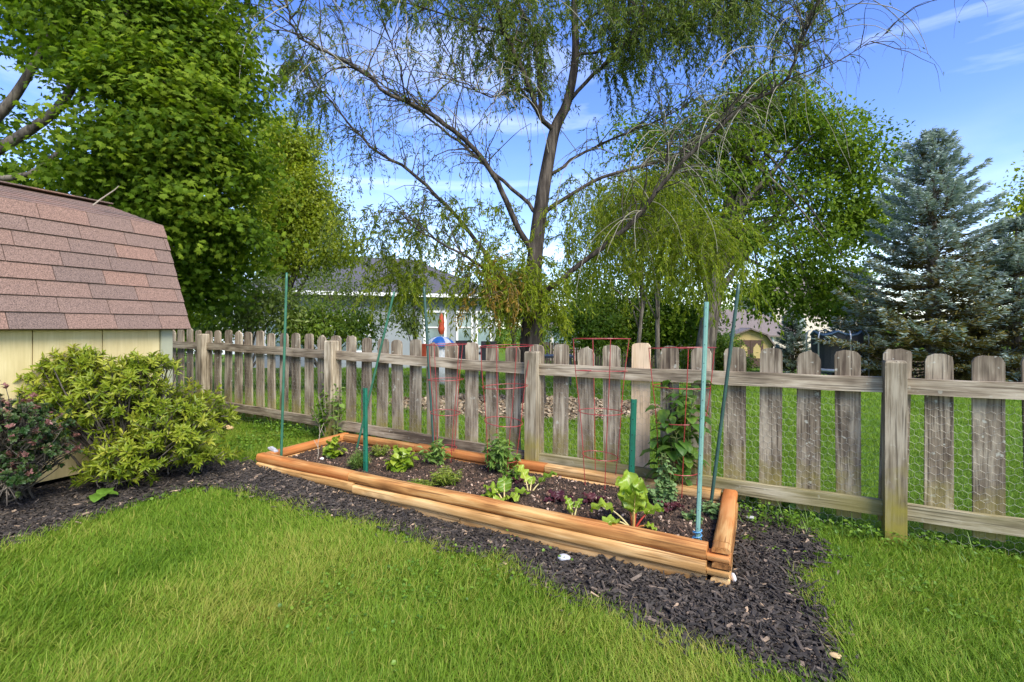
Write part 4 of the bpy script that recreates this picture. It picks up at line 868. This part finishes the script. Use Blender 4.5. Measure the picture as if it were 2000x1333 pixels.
# bare pale whips looping through the crown
for i in range(190):
    P, lf = LP[[0, 1, 4, 4, 6, 7, 10, 12, 21, 18][wr.integers(10)]]; s = P[wr.integers(len(P)//4, len(P))]
    d = nrm(wr.normal(size=3)*[1, .8, .6]+[0, 0, .5]); L = wr.uniform(.8, 2.0); Q = [s]
    for k in range(11): d = nrm(d+G0*.2+wr.normal(0, .07, 3)); Q.append(Q[-1]+d*L/11)
    wh.tube(np.array(Q), np.linspace(.0075, .003, 12), 5, cap=False)
# curtains of hanging olive foliage: right of the trunk, and round its foot
for (x0, x1, y0, y1, n_, L0, L1, z0, z1, mm) in ((880, 1180, -60, 60, 200, .25, .6, 7.4, 9.6, wl), (1150, 1500, -70, 40, 270, .3, .7, 7.2, 9.6, wl), (980, 1060, 60, 180, 90, .25, .5, 7.6, 9.4, wl), (1120, 1400, 40, 120, 120, .25, .6, 7.6, 9.4, wl), (690, 900, -60, 20, 90, .2, .5, 7.4, 9., wl), (1090, 1330, 330, 470, 210, .5, 1.2, 8.0, 9.6, ol), (1150, 1400, 430, 540, 80, .5, 1.2, 8.2, 9.4, ol), (1330, 1420, 420, 520, 110, .9, 1.7, 8., 9.2, ol), (905, 1060, 500, 560, 120, .5, 1.1, 7.6, 8.6, ol), (960, 1100, 540, 620, 130, .35, .8, 7.6, 8.6, ol), (940, 1000, 530, 580, 26, .5, 1., 7.6, 8., og), (760, 830, 500, 560, 45, .6, 1.2, 8., 8.6, ol), (820, 1010, 380, 520, 110, .3, .7, 8., 9., ol), (640, 900, 390, 480, 90, .35, .8, 7.6, 9., wl), (700, 780, 480, 560, 22, .5, .9, 8.4, 9., ol)):
    for i in range(n_):
        Z = wr.uniform(z0, z1); p = at(wr.uniform(x0, x1), wr.uniform(y0, y1), Z)
        strand(p, wr.normal(size=3)*[1, 1, .5]+[0, 0, .3], wr.uniform(L0, L1), wr.uniform(.7, 1.6), mm, wh if i % 4 == 0 else tw, .10, .0025)
tk.build('trunk', M['bark'], wil, True); tag(tw.build('twigs', M['bark'], wil), kind='stuff'); tag(wh.build('bare_twigs', M['whip'], wil), kind='stuff'); wl.build('crown', M['willow'], wil); ol.build('hanging_foliage', M['olive'], wil); og.build('yellowed_foliage', M['orange'], wil)

# ------------------------------------------------------------------ trees behind, right
tree('weeping_tree', 'yellow green leafy tree directly behind the right half of the willow', base3(1235, 12.5), at(1240, 380, 12.5), .06,
     [BL_(1200, 430, 12.5, .95, 1.1, .9, 1.4), BL_(1280, 400, 12.5, .85, 1.0, .9, 1.2), BL_(1250, 500, 12.5, 1.2, .9, 1., 1.5), BL_(1330, 500, 12.6, .7, .8, .7, .7), BL_(1140, 540, 12.4, .6, .7, .7, .7)], 300, 60, .085, .35, KITE, 'olive', 58, .24, 1., .5, .9, 16)
tree('shade_tree', 'tall broad green tree between the willow and the spruce', base3(1368, 19), at(1455, 200, 19), .40,
     [BL_(1500, 210, 19, 1.6, 1.4, 1.6, 1.5), BL_(1600, 270, 19, 1.7, 1.5, 1.6, 1.6), BL_(1680, 320, 19, 1.3, 1.3, 1.4, 1.2), BL_(1420, 330, 19, 1.7, 1.5, 1.6, 1.3), BL_(1560, 380, 19, 2., 1.3, 1.6, 1.4), BL_(1650, 430, 19, 1.5, 1.2, 1.3, 1.), BL_(1690, 420, 19, 1., 1.3, 1.2, .8), BL_(1640, 540, 18.8, 1., .9, 1., .8), BL_(1340, 280, 19.4, 1.5, 1.5, 1.5, 1.1), BL_(1560, 500, 18.6, 1.5, 1.2, 1.3, 1.2), BL_(1500, 570, 18.6, 1.2, .8, 1.1, .8), BL_(1600, 590, 18.4, .9, .7, .9, .6), BL_(1370, 420, 19, 1.2, 1.2, 1.3, .7), BL_(1460, 180, 19, .9, .7, .9, .5), BL_(1400, 250, 19, 1.2, 1.1, 1.2, .8), BL_(1300, 380, 19.4, 1.3, 1.2, 1.2, .8), BL_(1250, 260, 20, 1.1, 1.1, 1.2, .5), BL_(1450, 450, 19, 1.3, 1., 1.3, .7)],
     900, 60, .16, .62, KITE, 'bigtree', 61, .42, .5, .5, .4, 40)
tree('shade_tree', 'slim olive tree left of the tall broad tree', base3(1285, 18.5), at(1300, 330, 18), .10,
     [BL_(1230, 380, 17, 1.2, 1.1, 1.1, 1), BL_(1290, 440, 17, 1.1, 1.1, 1.1, 1), BL_(1200, 440, 17.5, .9, .8, 1., .6)], 110, 55, .13, .4, KITE, 'olive', 62, .36, .7, .5, .7, 14)
for i, (px, py, Z, rx, rz, w, lab, m_) in enumerate([(1150, 600, 22, 1.6, 2.0, 1, 'bright green rounded tree right of the willow trunk', 'hedge'), (1230, 600, 23, 1.9, 2.2, 1, 'dense green tree in front of the far wooden fence', 'hedge'), (1320, 610, 22, 1.4, 1.8, 1, 'dark green shrub tree beside the trunk of the broad tree', 'bigtree'), (1402, 680, 26, .75, .8, 1, 'low green bush left of the little barn', 'hedge'), (345, 600, 18, 2., 1.6, 1, 'dim green tree behind the shed and maple', 'bigtree'), (1010, 560, 26, 1.5, 1.4, 1, 'green tree beyond the right end of the grey house', 'hedge')]):
    tree('background_tree', lab, base3(px, Z), at(px, py, Z), .14, [BL_(px, py, Z, rx, rz, rx, 2), BL_(px+30, py+30, Z-.4, rx*.8, rz*.7, rx, 1), BL_(px-35, py+25, Z-.3, rx*.7, rz*.7, rx, 1)], 210, 55, .15, .6, KITE, m_, 70+i, .36, .6, .42, .4, 8)
tree('background_tree', 'sunlit yellow green tree at the right edge beyond the spruce', base3(2060, 17), at(2060, 420, 17), .2, [BL_(2040, 420, 17, 1.3, 1.0, 1.2, 2), BL_(2090, 350, 17, 1.3, 1.2, 1.2, 1.5), BL_(2030, 520, 17, 1., .8, 1., 1)], 110, 50, .16, .6, KITE, 'yellowtree', 90, .36, .6, .42, .4, 8)

def spruce(label, px, Z, topy, halfw, seed, nwh=30, blue=.0, lowdead=.5):
    r = np.random.default_rng(seed); base = base3(px, Z); top = at(px, topy, Z); Ht = top[2]-base[2]; Rm = halfw/F*Z
    root = thing('spruce_tree', label, 'spruce', base, 'blue spruces on the right'); ne, inn, tb = MB(), MB(), MB()
    tb.tube([base-[0, 0, .1], base+[0, 0, Ht*.5], top], [Rm*.075, Rm*.05, .012], 9)
    for w in range(nwh):
        t = (w+.5)/nwh; z = base[2]+Ht*(.05+.93*t); Lm = Rm*(1-t)**.8*(1.0 if t > .12 else .9)+.12
        nb = int(7+4*(1-t))
        for b_ in range(nb):
            az = b_*2*pi/nb+r.uniform(0, .8); L = Lm*r.uniform(.62, 1.14); d = np.array([math.cos(az), math.sin(az), 0.]); el = .42*t*1.5-.12*(1-t)+r.normal(0, .08)
            m_ = 8; tt = np.linspace(0, 1, m_); P = np.array([base[0], base[1], z+r.normal(0, .05)])+d*(tt*L)[:, None]+np.array([0, 0, 1.])*(el*L*tt-.18*L*tt*(1-tt)+.10*L*tt**3)[:, None]
            tb.tube(P, np.linspace(.022, .005, m_)*(.5+Rm*.25), 4, cap=False)
            sd = np.array([-d[1], d[0], 0.]); k = int(30+80*L)
            tq = r.random(k)**.75; tq = .12+.9*tq; off = r.uniform(-1, 1, k)*L*.34*(1.05-tq)
            I = np.clip(tq, 0, .999)*(m_-1); i0 = I.astype(int); C = P[i0]+(P[i0+1]-P[i0])*(I-i0)[:, None]+sd*off[:, None]+d*(np.clip(tq-1, 0, 1)*L)[:, None]; C[:, 2] += r.normal(0, .02, k)-.10*np.abs(off)
            Yv = d*1.0+sd*(np.sign(off)*.9)[:, None]+np.array([0, 0, .15])+r.normal(0, .25, (k, 3)); s = r.uniform(.09, .18, k)*(.75+.12*Rm)
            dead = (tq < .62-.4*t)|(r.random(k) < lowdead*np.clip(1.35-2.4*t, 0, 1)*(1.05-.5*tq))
            rn = np.clip(.30+.38*tq+r.normal(0, .14, k)+blue, 0, 1)
            Zv = np.array([0, 0, 1.])+r.normal(0, .5, (k, 3))
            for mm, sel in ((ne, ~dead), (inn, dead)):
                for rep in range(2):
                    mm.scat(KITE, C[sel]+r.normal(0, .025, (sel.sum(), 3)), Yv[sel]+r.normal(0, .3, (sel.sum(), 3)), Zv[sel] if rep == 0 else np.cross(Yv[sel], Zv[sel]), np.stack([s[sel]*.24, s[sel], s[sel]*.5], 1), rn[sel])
    ne.build('needles', M['spruce'], root); inn.build('inner_twigs', M['sprucein'], root); tb.build('trunk', M['bark2'], root); return root
spruce('tallest blue spruce with its tip above the others', 1822, 14.5, 250, 190, 1, 26, .05, 1.)
spruce('blue spruce cut by the right edge of the picture', 1985, 13.4, 420, 120, 2, 18, -.05, .95)
spruce('small pale blue spruce beside the trampoline', 1680, 18.5, 525, 85, 3, 17, .1, .3)
spruce('dark small spruce left of the trampoline', 1548, 23, 600, 40, 4, 15, -.05, .3)

# ------------------------------------------------------------------ far buildings and yard things
# grey ranch house
hB = np.array([(968-1000)/F*21, 21.]); ha = nrm(np.array([-7.3, -2.7])); hb = np.array([ha[1], -ha[0]]); 
if hb[1] < 0: hb = -hb
HG = -.75; HE = 2.52; HL = 9.5; HD = 7.
def hp(a, b_, z): p = hB+ha*a+hb*b_; return np.array([p[0], p[1], z])
hs = thing('house', 'grey blue house with a dark grey hip roof beyond the willow', 'house', hp(0, 0, HG)); Ah = np.array([[ha[0], ha[1], 0], [hb[0], hb[1], 0], [0, 0, 1.]])
mb = MB(); mb.box(hp(HL/2, HD/2, (HG+HE)/2), (HL, HD, HE-HG), Ah); mb.build('wall', M['housewall'], hs)
ov = .45; e = [hp(-ov, -ov, HE), hp(HL+ov, -ov, HE), hp(HL+ov, HD+ov, HE), hp(-ov, HD+ov, HE)]; r1, r2 = hp(3.0, HD/2, 4.45), hp(HL-2.5, HD/2, 4.45)
lo = [p_-[0, 0, .02] for p_ in e]
MB().add(e+[r1, r2]+lo, [[0, 1, 5, 4], [2, 3, 4, 5]], [[1, 2, 5], [3, 0, 4]], [[9, 8, 7, 6], [0, 6, 7, 1], [1, 7, 8, 2], [2, 8, 9, 3], [3, 9, 6, 0]]).build('roof', M['houseroof'], hs)
MB().box(hp(HL/2, -ov-.05, HE-.03), (HL+2*ov, .09, .14), Ah).box(hp(-ov-.05, HD/2, HE-.03), (.09, HD+2*ov, .14), Ah).build('gutter', M['white'], hs)
def win(a, w, z0, z1):
    f = MB(); t = .09; y_ = -.03
    f.box(hp(a+w/2, y_, z0+t/2), (w, .06, t), Ah).box(hp(a+w/2, y_, z1-t/2), (w, .06, t), Ah)
    for x_ in (t/2, w-t/2): f.box(hp(a+x_, y_, (z0+z1)/2), (t, .06, z1-z0-2*t-.002), Ah)
    f.box(hp(a+w/2, y_, (z0*.45+z1*.55)), (w-2*t-.002, .05, .05), Ah)
    o = f.build('window', M['white'], hs); MB().box(hp(a+w/2, -.012, (z0+z1)/2), (w-.02, .02, z1-z0-.02), Ah).build('pane', M['glass'], o)
for a in (.05, .9, 2.05): win(a+.12, .74 if a < 2 else .95, .35, 1.9)
for a in (5.2, 7.5): win(a, 1.5, .2, 1.5)
MB().box(hp(5.6, .9, 3.05), (.8, .5, .05), np.array([Ah[0], nrm(Ah[1]*(HD/2)+np.array([0, 0, 1.9])), np.cross(Ah[0], nrm(Ah[1]*(HD/2)+np.array([0, 0, 1.9])))])).build('skylight', M['white'], hs)
# patio things
p = base3(862, 15.5)
u = thing('patio_umbrella', 'closed orange red patio umbrella by the grey house', 'umbrella', p); MB().tube([p, [p[0], p[1], 1.7]], .022, 8).build('pole', M['steel'], u)
zz = np.linspace(.98, 1.66, 8)-.35-p[2]; rr = np.array([.05, .08, .09, .07, .085, .06, .05, .015]); th = np.arange(16)*2*pi/16
V = np.array([[p[0]+(q*(1+.25*(i_ % 2)))*math.cos(t_), p[1]+(q*(1+.25*(i_ % 2)))*math.sin(t_), p[2]+z_+.35] for z_, q in zip(zz, rr) for i_, t_ in enumerate(th)]); i = np.arange(7)[:, None]*16; j = np.arange(16)[None]
MB().add(V, np.stack([i+j, i+(j+1) % 16, i+16+(j+1) % 16, i+16+j], -1).reshape(-1, 4)).build('canopy', M['red'], u, True)
p = base3(860, 12.)
u = thing('play_seat', 'blue domed toy with white stripes and white base behind the fence', 'toy', p); c = p+[0, 0, .95]
for k in range(12):
    a0, a1 = k*pi/6, (k+1)*pi/6; q = [[c[0]+.36*math.cos(a)*math.cos(t_), c[1]+.36*math.sin(a)*math.cos(t_), c[2]+.24*math.sin(t_)] for t_ in np.linspace(0, pi/2-.01, 7) for a in (a0, a1)]
    i = np.arange(6)*2; MB().add(q, np.stack([i, i+1, i+3, i+2], 1)).build('canopy_panel', M['white' if k % 3 == 1 else 'blue'], u, True)
MB().tube([p, p+[0, 0, .5], p+[0, 0, .93]], [.22, .20, .27], 16).build('base', M['white'], u, True)
p = base3(828, 13.5); one(MB().box(p+[0, 0, .75], (.34, .3, .5)).box(p+[-.14, 0, .25], (.05, .25, .5)).box(p+[.14, 0, .25], (.05, .25, .5)), 'toy_chair', M['red'], 'small red toy seat left of the blue domed toy', 'toy')
def ptable(px, Z, w, label, ch=True):
    p = base3(px, Z); u = thing('patio_table', label, 'table', p); MB().box(p+[0, 0, .76], (w, .8, .05)).build('tabletop', M['dark'], u)
    for sx in (-1, 1):
        for sy in (-1, 1): MB().box(p+[sx*(w/2-.08), sy*.32, .366], (.05, .05, .73)).build('leg', M['dark'], u)
ptable(925, 15, 1.4, 'dark patio table by the house windows')
ptable(1083, 12.5, .9, 'dark low table right of the willow trunk')
for i, (px, Z, lab) in enumerate(((905, 14.2, 'dark patio chair left of the patio table'), (955, 14.3, 'dark patio chair right of the patio table'))):
    p = base3(px, Z); u = thing('patio_chair', lab, 'chair', p, 'patio chairs'); MB().box(p+[0, 0, .45], (.5, .5, .05)).build('seat', M['dark'], u); MB().box(p+[0, .23, .8], (.5, .04, .64)).build('backrest', M['dark'], u)
    for sx in (-1, 1):
        for sy in (-1, 1): MB().box(p+[sx*.22, sy*.22, .21], (.04, .04, .42)).build('leg', M['dark'], u)
r = np.random.default_rng(44); mb = MB(); bl = []
for i in range(46):
    X_ = -62+i*2.9+r.normal(0, .6); Z_ = 58+r.normal(0, 3); h_ = r.uniform(1.6, 3.2); bl.append(((X_, Z_, -1.2+h_*.9), (2.4, 2., h_*1.15), 1.))
crown(mb, bl, 900, 26, .5, .6, KITE, 45, .9, .7, .4, .3); tag(mb.build('treeline', M['hedge']), 'far green wood closing the view behind the yards', 'wood', kind='stuff')
# little yellow barn far right of centre
p = base3(1465, 29); bs = thing('barn_shed', 'small yellow barn shed with brown trim far behind the fence', 'shed', p)
pr = [(-1.25, 0), (-1.25, 1.35), (-.85, 1.95), (0, 2.3), (.85, 1.95), (1.25, 1.35), (1.25, 0)]; ca, sa = math.cos(-.25), math.sin(-.25)
def bp_(x_, y_, z_): return p+[x_*ca-y_*sa, x_*sa+y_*ca, z_]
V = [bp_(x_, 0, z_) for x_, z_ in pr]+[bp_(x_, 2.6, z_) for x_, z_ in pr]; i = np.arange(7)
MB().add(V, np.arange(7)[None], (np.arange(7)+7)[None, ::-1], np.stack([i, (i+1) % 7, (i+1) % 7+7, i+7], 1)).build('wall', M['barnwall'], bs)
Ab = np.array([[ca, sa, 0], [-sa, ca, 0], [0, 0, 1.]]); mb = MB()
for (x0, z0), (x1, z1) in zip(pr[1:-2], pr[2:-1]):
    d = np.array([x1-x0, z1-z0]); L = np.linalg.norm(d); d /= L; nx, nz = -d[1], d[0]
    ax = np.array([d[0]*Ab[0]+d[1]*Ab[2], Ab[1], nx*Ab[0]+nz*Ab[2]]); mb.box(bp_((x0+x1)/2+nx*.05, 1.25, (z0+z1)/2+nz*.05), (L+.12, 3.0, .08), ax)
mb.build('roof', M['brownroof'], bs)
for sx in (-1, 1):
    d_ = MB().box(bp_(sx*.36, -.03, .85), (.70, .05, 1.65), Ab).build('door', M['barnbrown'], bs)
    V = [bp_(sx*.36+a, -.064, b_) for a, b_ in ((-.2, .6), (.2, .6), (.2, 1.2), (0, 1.5), (-.2, 1.2))]; MB().add(V, [[0, 1, 2, 3, 4]]).build('door_panel', M['barnwall'], d_)
MB().box(bp_(-1.2, -.03, .67), (.1, .04, 1.3), Ab).box(bp_(1.2, -.03, .67), (.1, .04, 1.3), Ab).build('corner_trim', M['barnbrown'], bs)
def farhouse(label, px0, px1, Z, ye, yr, mw, mr, depth=8.):
    a = np.array([(px0-1000)/F*Z, Z]); b_ = np.array([(px1-1000)/F*Z, Z]); g = -1.6; ez = CH+(HZ-ye)/F*Z; rz_ = CH+(HZ-yr)/F*(Z+depth/2); w = b_[0]-a[0]
    u = thing('house', label, 'house', (a[0]+w/2, Z, g)); MB().box((a[0]+w/2, Z+depth/2, (g+ez)/2), (w, depth, ez-g)).build('wall', M[mw], u)
    x0, x1, o_ = a[0]-.4, b_[0]+.4, .4
    V = [(x0, Z-o_, ez), (x1, Z-o_, ez), (x1, Z+depth+o_, ez), (x0, Z+depth+o_, ez), (x0+2, Z+depth/2, rz_), (x1-2, Z+depth/2, rz_)]; V += [(x_, y_, ez-.12) for x_, y_, _ in V[:4]]
    MB().add(V, [[0, 1, 5, 4], [2, 3, 4, 5]], [[1, 2, 5], [3, 0, 4]], [[9, 8, 7, 6], [0, 6, 7, 1], [1, 7, 8, 2], [2, 8, 9, 3], [3, 9, 6, 0]]).build('roof', M[mr], u)
    for k in range(2):
        xc = a[0]+w*(.3+.4*k); f = MB().box((xc, Z-.03, (g+ez)/2+.5), (1.1, .06, 1.4)).build('window', M['white'], u); MB().box((xc, Z-.07, (g+ez)/2+.5), (.9, .04, 1.2)).build('pane', M['glass'], f)
farhouse('low house with a wide brown roof behind the little barn', 1350, 1560, 40, 655, 605, 'beige', 'brownroof')
farhouse('tall beige house with a brown roof far behind the trees', 1510, 1680, 52, 585, 545, 'beige', 'brownroof')
farhouse('pale tan house glimpsed right of the willow trunk', 1075, 1135, 36, 640, 615, 'beige', 'brownroof', 5.)
farhouse('white house glimpsed beneath the maple', 330, 440, 34, 560, 540, 'white', 'houseroof', 5.)
# trampoline
p = base3(1634, 15.9); tr = thing('trampoline', 'trampoline with a black safety net beside the small spruces', 'trampoline', p); th = np.linspace(0, 2*pi, 25); rt = .72; zs = (.5, 1.72)
V = np.array([[p[0]+rt*math.cos(t_), p[1]+rt*math.sin(t_), p[2]+z_-(.13*abs(math.sin(t_*3)) if z_ > 1 else 0)] for z_ in zs for t_ in th[:-1]]); i = np.arange(24)
MB().add(V, np.stack([i, (i+1) % 24, (i+1) % 24+24, i+24], 1)).build('net', M['net'], tr)
MB().tube(V[24:][np.r_[0:24, 0]], .035, 6, cap=False).build('net_rim', M['blueframe'], tr, True)
MB().tube(V[:24][np.r_[0:24, 0]]*[1, 1, 1]+[0, 0, -.03], .06, 6, cap=False).build('frame', M['steel'], tr, True)
MB().add(np.vstack([V[:24]+[0, 0, -.02]]), np.arange(24)[None]).build('jumping_mat', M['net'], tr)
for k in range(6):
    t_ = k*pi/3+pi/2.2; c = np.array([p[0]+(rt+.13)*math.cos(t_), p[1]+(rt+.13)*math.sin(t_), p[2]]); q = np.array([p[0]+rt*math.cos(t_), p[1]+rt*math.sin(t_), p[2]+1.74])
    MB().tube([c, c+[0, 0, 1.55], c+[0, 0, 1.72]+(q-c)*[.4, .4, 0], q], .022, 6).build('pole', M['steel'], tr, True)
# far board fences
def boardfence(a, b_, h, label, step=.15):
    a = np.array(a, float); b_ = np.array(b_, float); L = np.linalg.norm(b_-a); d = (b_-a)/L; n_ = int(L/step); mb = MB(); ax = np.array([[d[0], d[1], 0], [-d[1], d[0], 0], [0, 0, 1.]]); rr = np.random.default_rng(int(L*10))
    root = thing('board_fence', label, 'fence', (*a, float(H(*a))))
    for i in range(n_):
        q = a+d*(i+.5)*step; z = float(H(*q)); hh = h+rr.normal(0, .012); mb.box((q[0], q[1], z+hh/2), (step*.86, .02, hh), ax)
    mb.build('boards', M['fencefar'], root)
    for i in range(int(L/2.4)+1):
        q = a+d*i*2.4+np.array([-d[1], d[0]])*.06; MB().box((q[0], q[1], float(H(*q))+h/2), (.09, .09, h), ax).build('post', M['fencefar'], root)
boardfence(((1060-1000)/F*27, 27), ((1420-1000)/F*27, 27), 1.25, 'far brown board fence below the dense green trees')
boardfence((12.3, 18.6), (24, 16.), 1.15, 'far dark board fence behind the spruces')

# ------------------------------------------------------------------ sky, sun, camera
SUN_EL, SUN_AZ = R_(46), R_(150)     # azimuth clockwise from +Y: behind the camera, to the right
w = bpy.data.worlds.new('World'); sc.world = w; w.use_nodes = True; nt = w.node_tree; nt.nodes.clear()
out = N(nt, 'ShaderNodeOutputWorld'); bg = N(nt, 'ShaderNodeBackground'); sky = N(nt, 'ShaderNodeTexSky', sky_type='NISHITA', sun_disc=False, sun_elevation=SUN_EL, sun_rotation=SUN_AZ, air_density=1., dust_density=.6, ozone_density=2.2)
tc = N(nt, 'ShaderNodeTexCoord'); mp_ = N(nt, 'ShaderNodeMapping'); mp_.inputs['Scale'].default_value = (1., 1.3, 5.5); mp_.inputs['Rotation'].default_value = (.2, .33, .3)
nt.links.new(tc.outputs['Generated'], mp_.inputs[0])
n1 = N(nt, 'ShaderNodeTexNoise', Scale=1.7, Detail=7., Roughness=.52, Distortion=.7); nt.links.new(mp_.outputs[0], n1.inputs['Vector'])
f1 = ramp(nt, n1.outputs[0], [(.54, (0, 0, 0)), (.84, (.5, .5, .5))])
sx = N(nt, 'ShaderNodeSeparateXYZ'); nt.links.new(tc.outputs['Generated'], sx.inputs[0])
lowm = ramp(nt, sx.outputs['Z'], [(.0, (.55, .55, .55)), (.10, (.2, .2, .2)), (.34, (0, 0, 0))])
n2 = N(nt, 'ShaderNodeTexNoise', Scale=5.5, Detail=6.); mp2_ = N(nt, 'ShaderNodeMapping'); mp2_.inputs['Scale'].default_value = (1, 1, 2.4); nt.links.new(tc.outputs['Generated'], mp2_.inputs[0]); nt.links.new(mp2_.outputs[0], n2.inputs['Vector'])
f2 = mix(nt, 1., lowm, ramp(nt, n2.outputs[0], [(.40, (.25, .25, .25)), (.62, (1, 1, 1))]), 'MULTIPLY')
hsv = N(nt, 'ShaderNodeHueSaturation'); hsv.inputs['Saturation'].default_value = 1.25; hsv.inputs['Value'].default_value = .86; hsv.inputs['Hue'].default_value = .52; nt.links.new(sky.outputs[0], hsv.inputs['Color'])
c = mix(nt, f1, hsv.outputs[0], (5.2, 5.6, 6.3)); c = mix(nt, f2, c, (6.4, 6.6, 7.0))
nt.links.new(c, bg.inputs[0]); bg.inputs[1].default_value = .165; nt.links.new(bg.outputs[0], out.inputs[0])
sl = bpy.data.lights.new('sun', 'SUN'); sl.energy = 2.6; sl.angle = R_(30); sl.color = (1, .95, .86); so = bpy.data.objects.new('sun', sl); COL.objects.link(so)
from mathutils import Vector
sv = Vector((math.sin(SUN_AZ)*math.cos(SUN_EL), math.cos(SUN_AZ)*math.cos(SUN_EL), math.sin(SUN_EL))); so.rotation_euler = sv.to_track_quat('Z', 'Y').to_euler()
cd = bpy.data.cameras.new('camera'); cam = bpy.data.objects.new('camera', cd); COL.objects.link(cam); sc.camera = cam
cam.location = (0, 0, CH); cam.rotation_euler = (R_(90), 0, 0); cd.lens = 36*F/2000; cd.sensor_width = 36; cd.shift_y = -(666.5-HZ)/2000; cd.clip_end = 2000; cd.clip_start = .05
sc.view_settings.view_transform = 'Standard'; sc.view_settings.look = 'None'; sc.view_settings.exposure = 1.3; sc.view_settings.gamma = 1
sc.cycles.max_bounces = 14; sc.cycles.diffuse_bounces = 9; sc.cycles.transmission_bounces = 12; sc.cycles.transparent_max_bounces = 8; sc.cycles.use_denoising = True
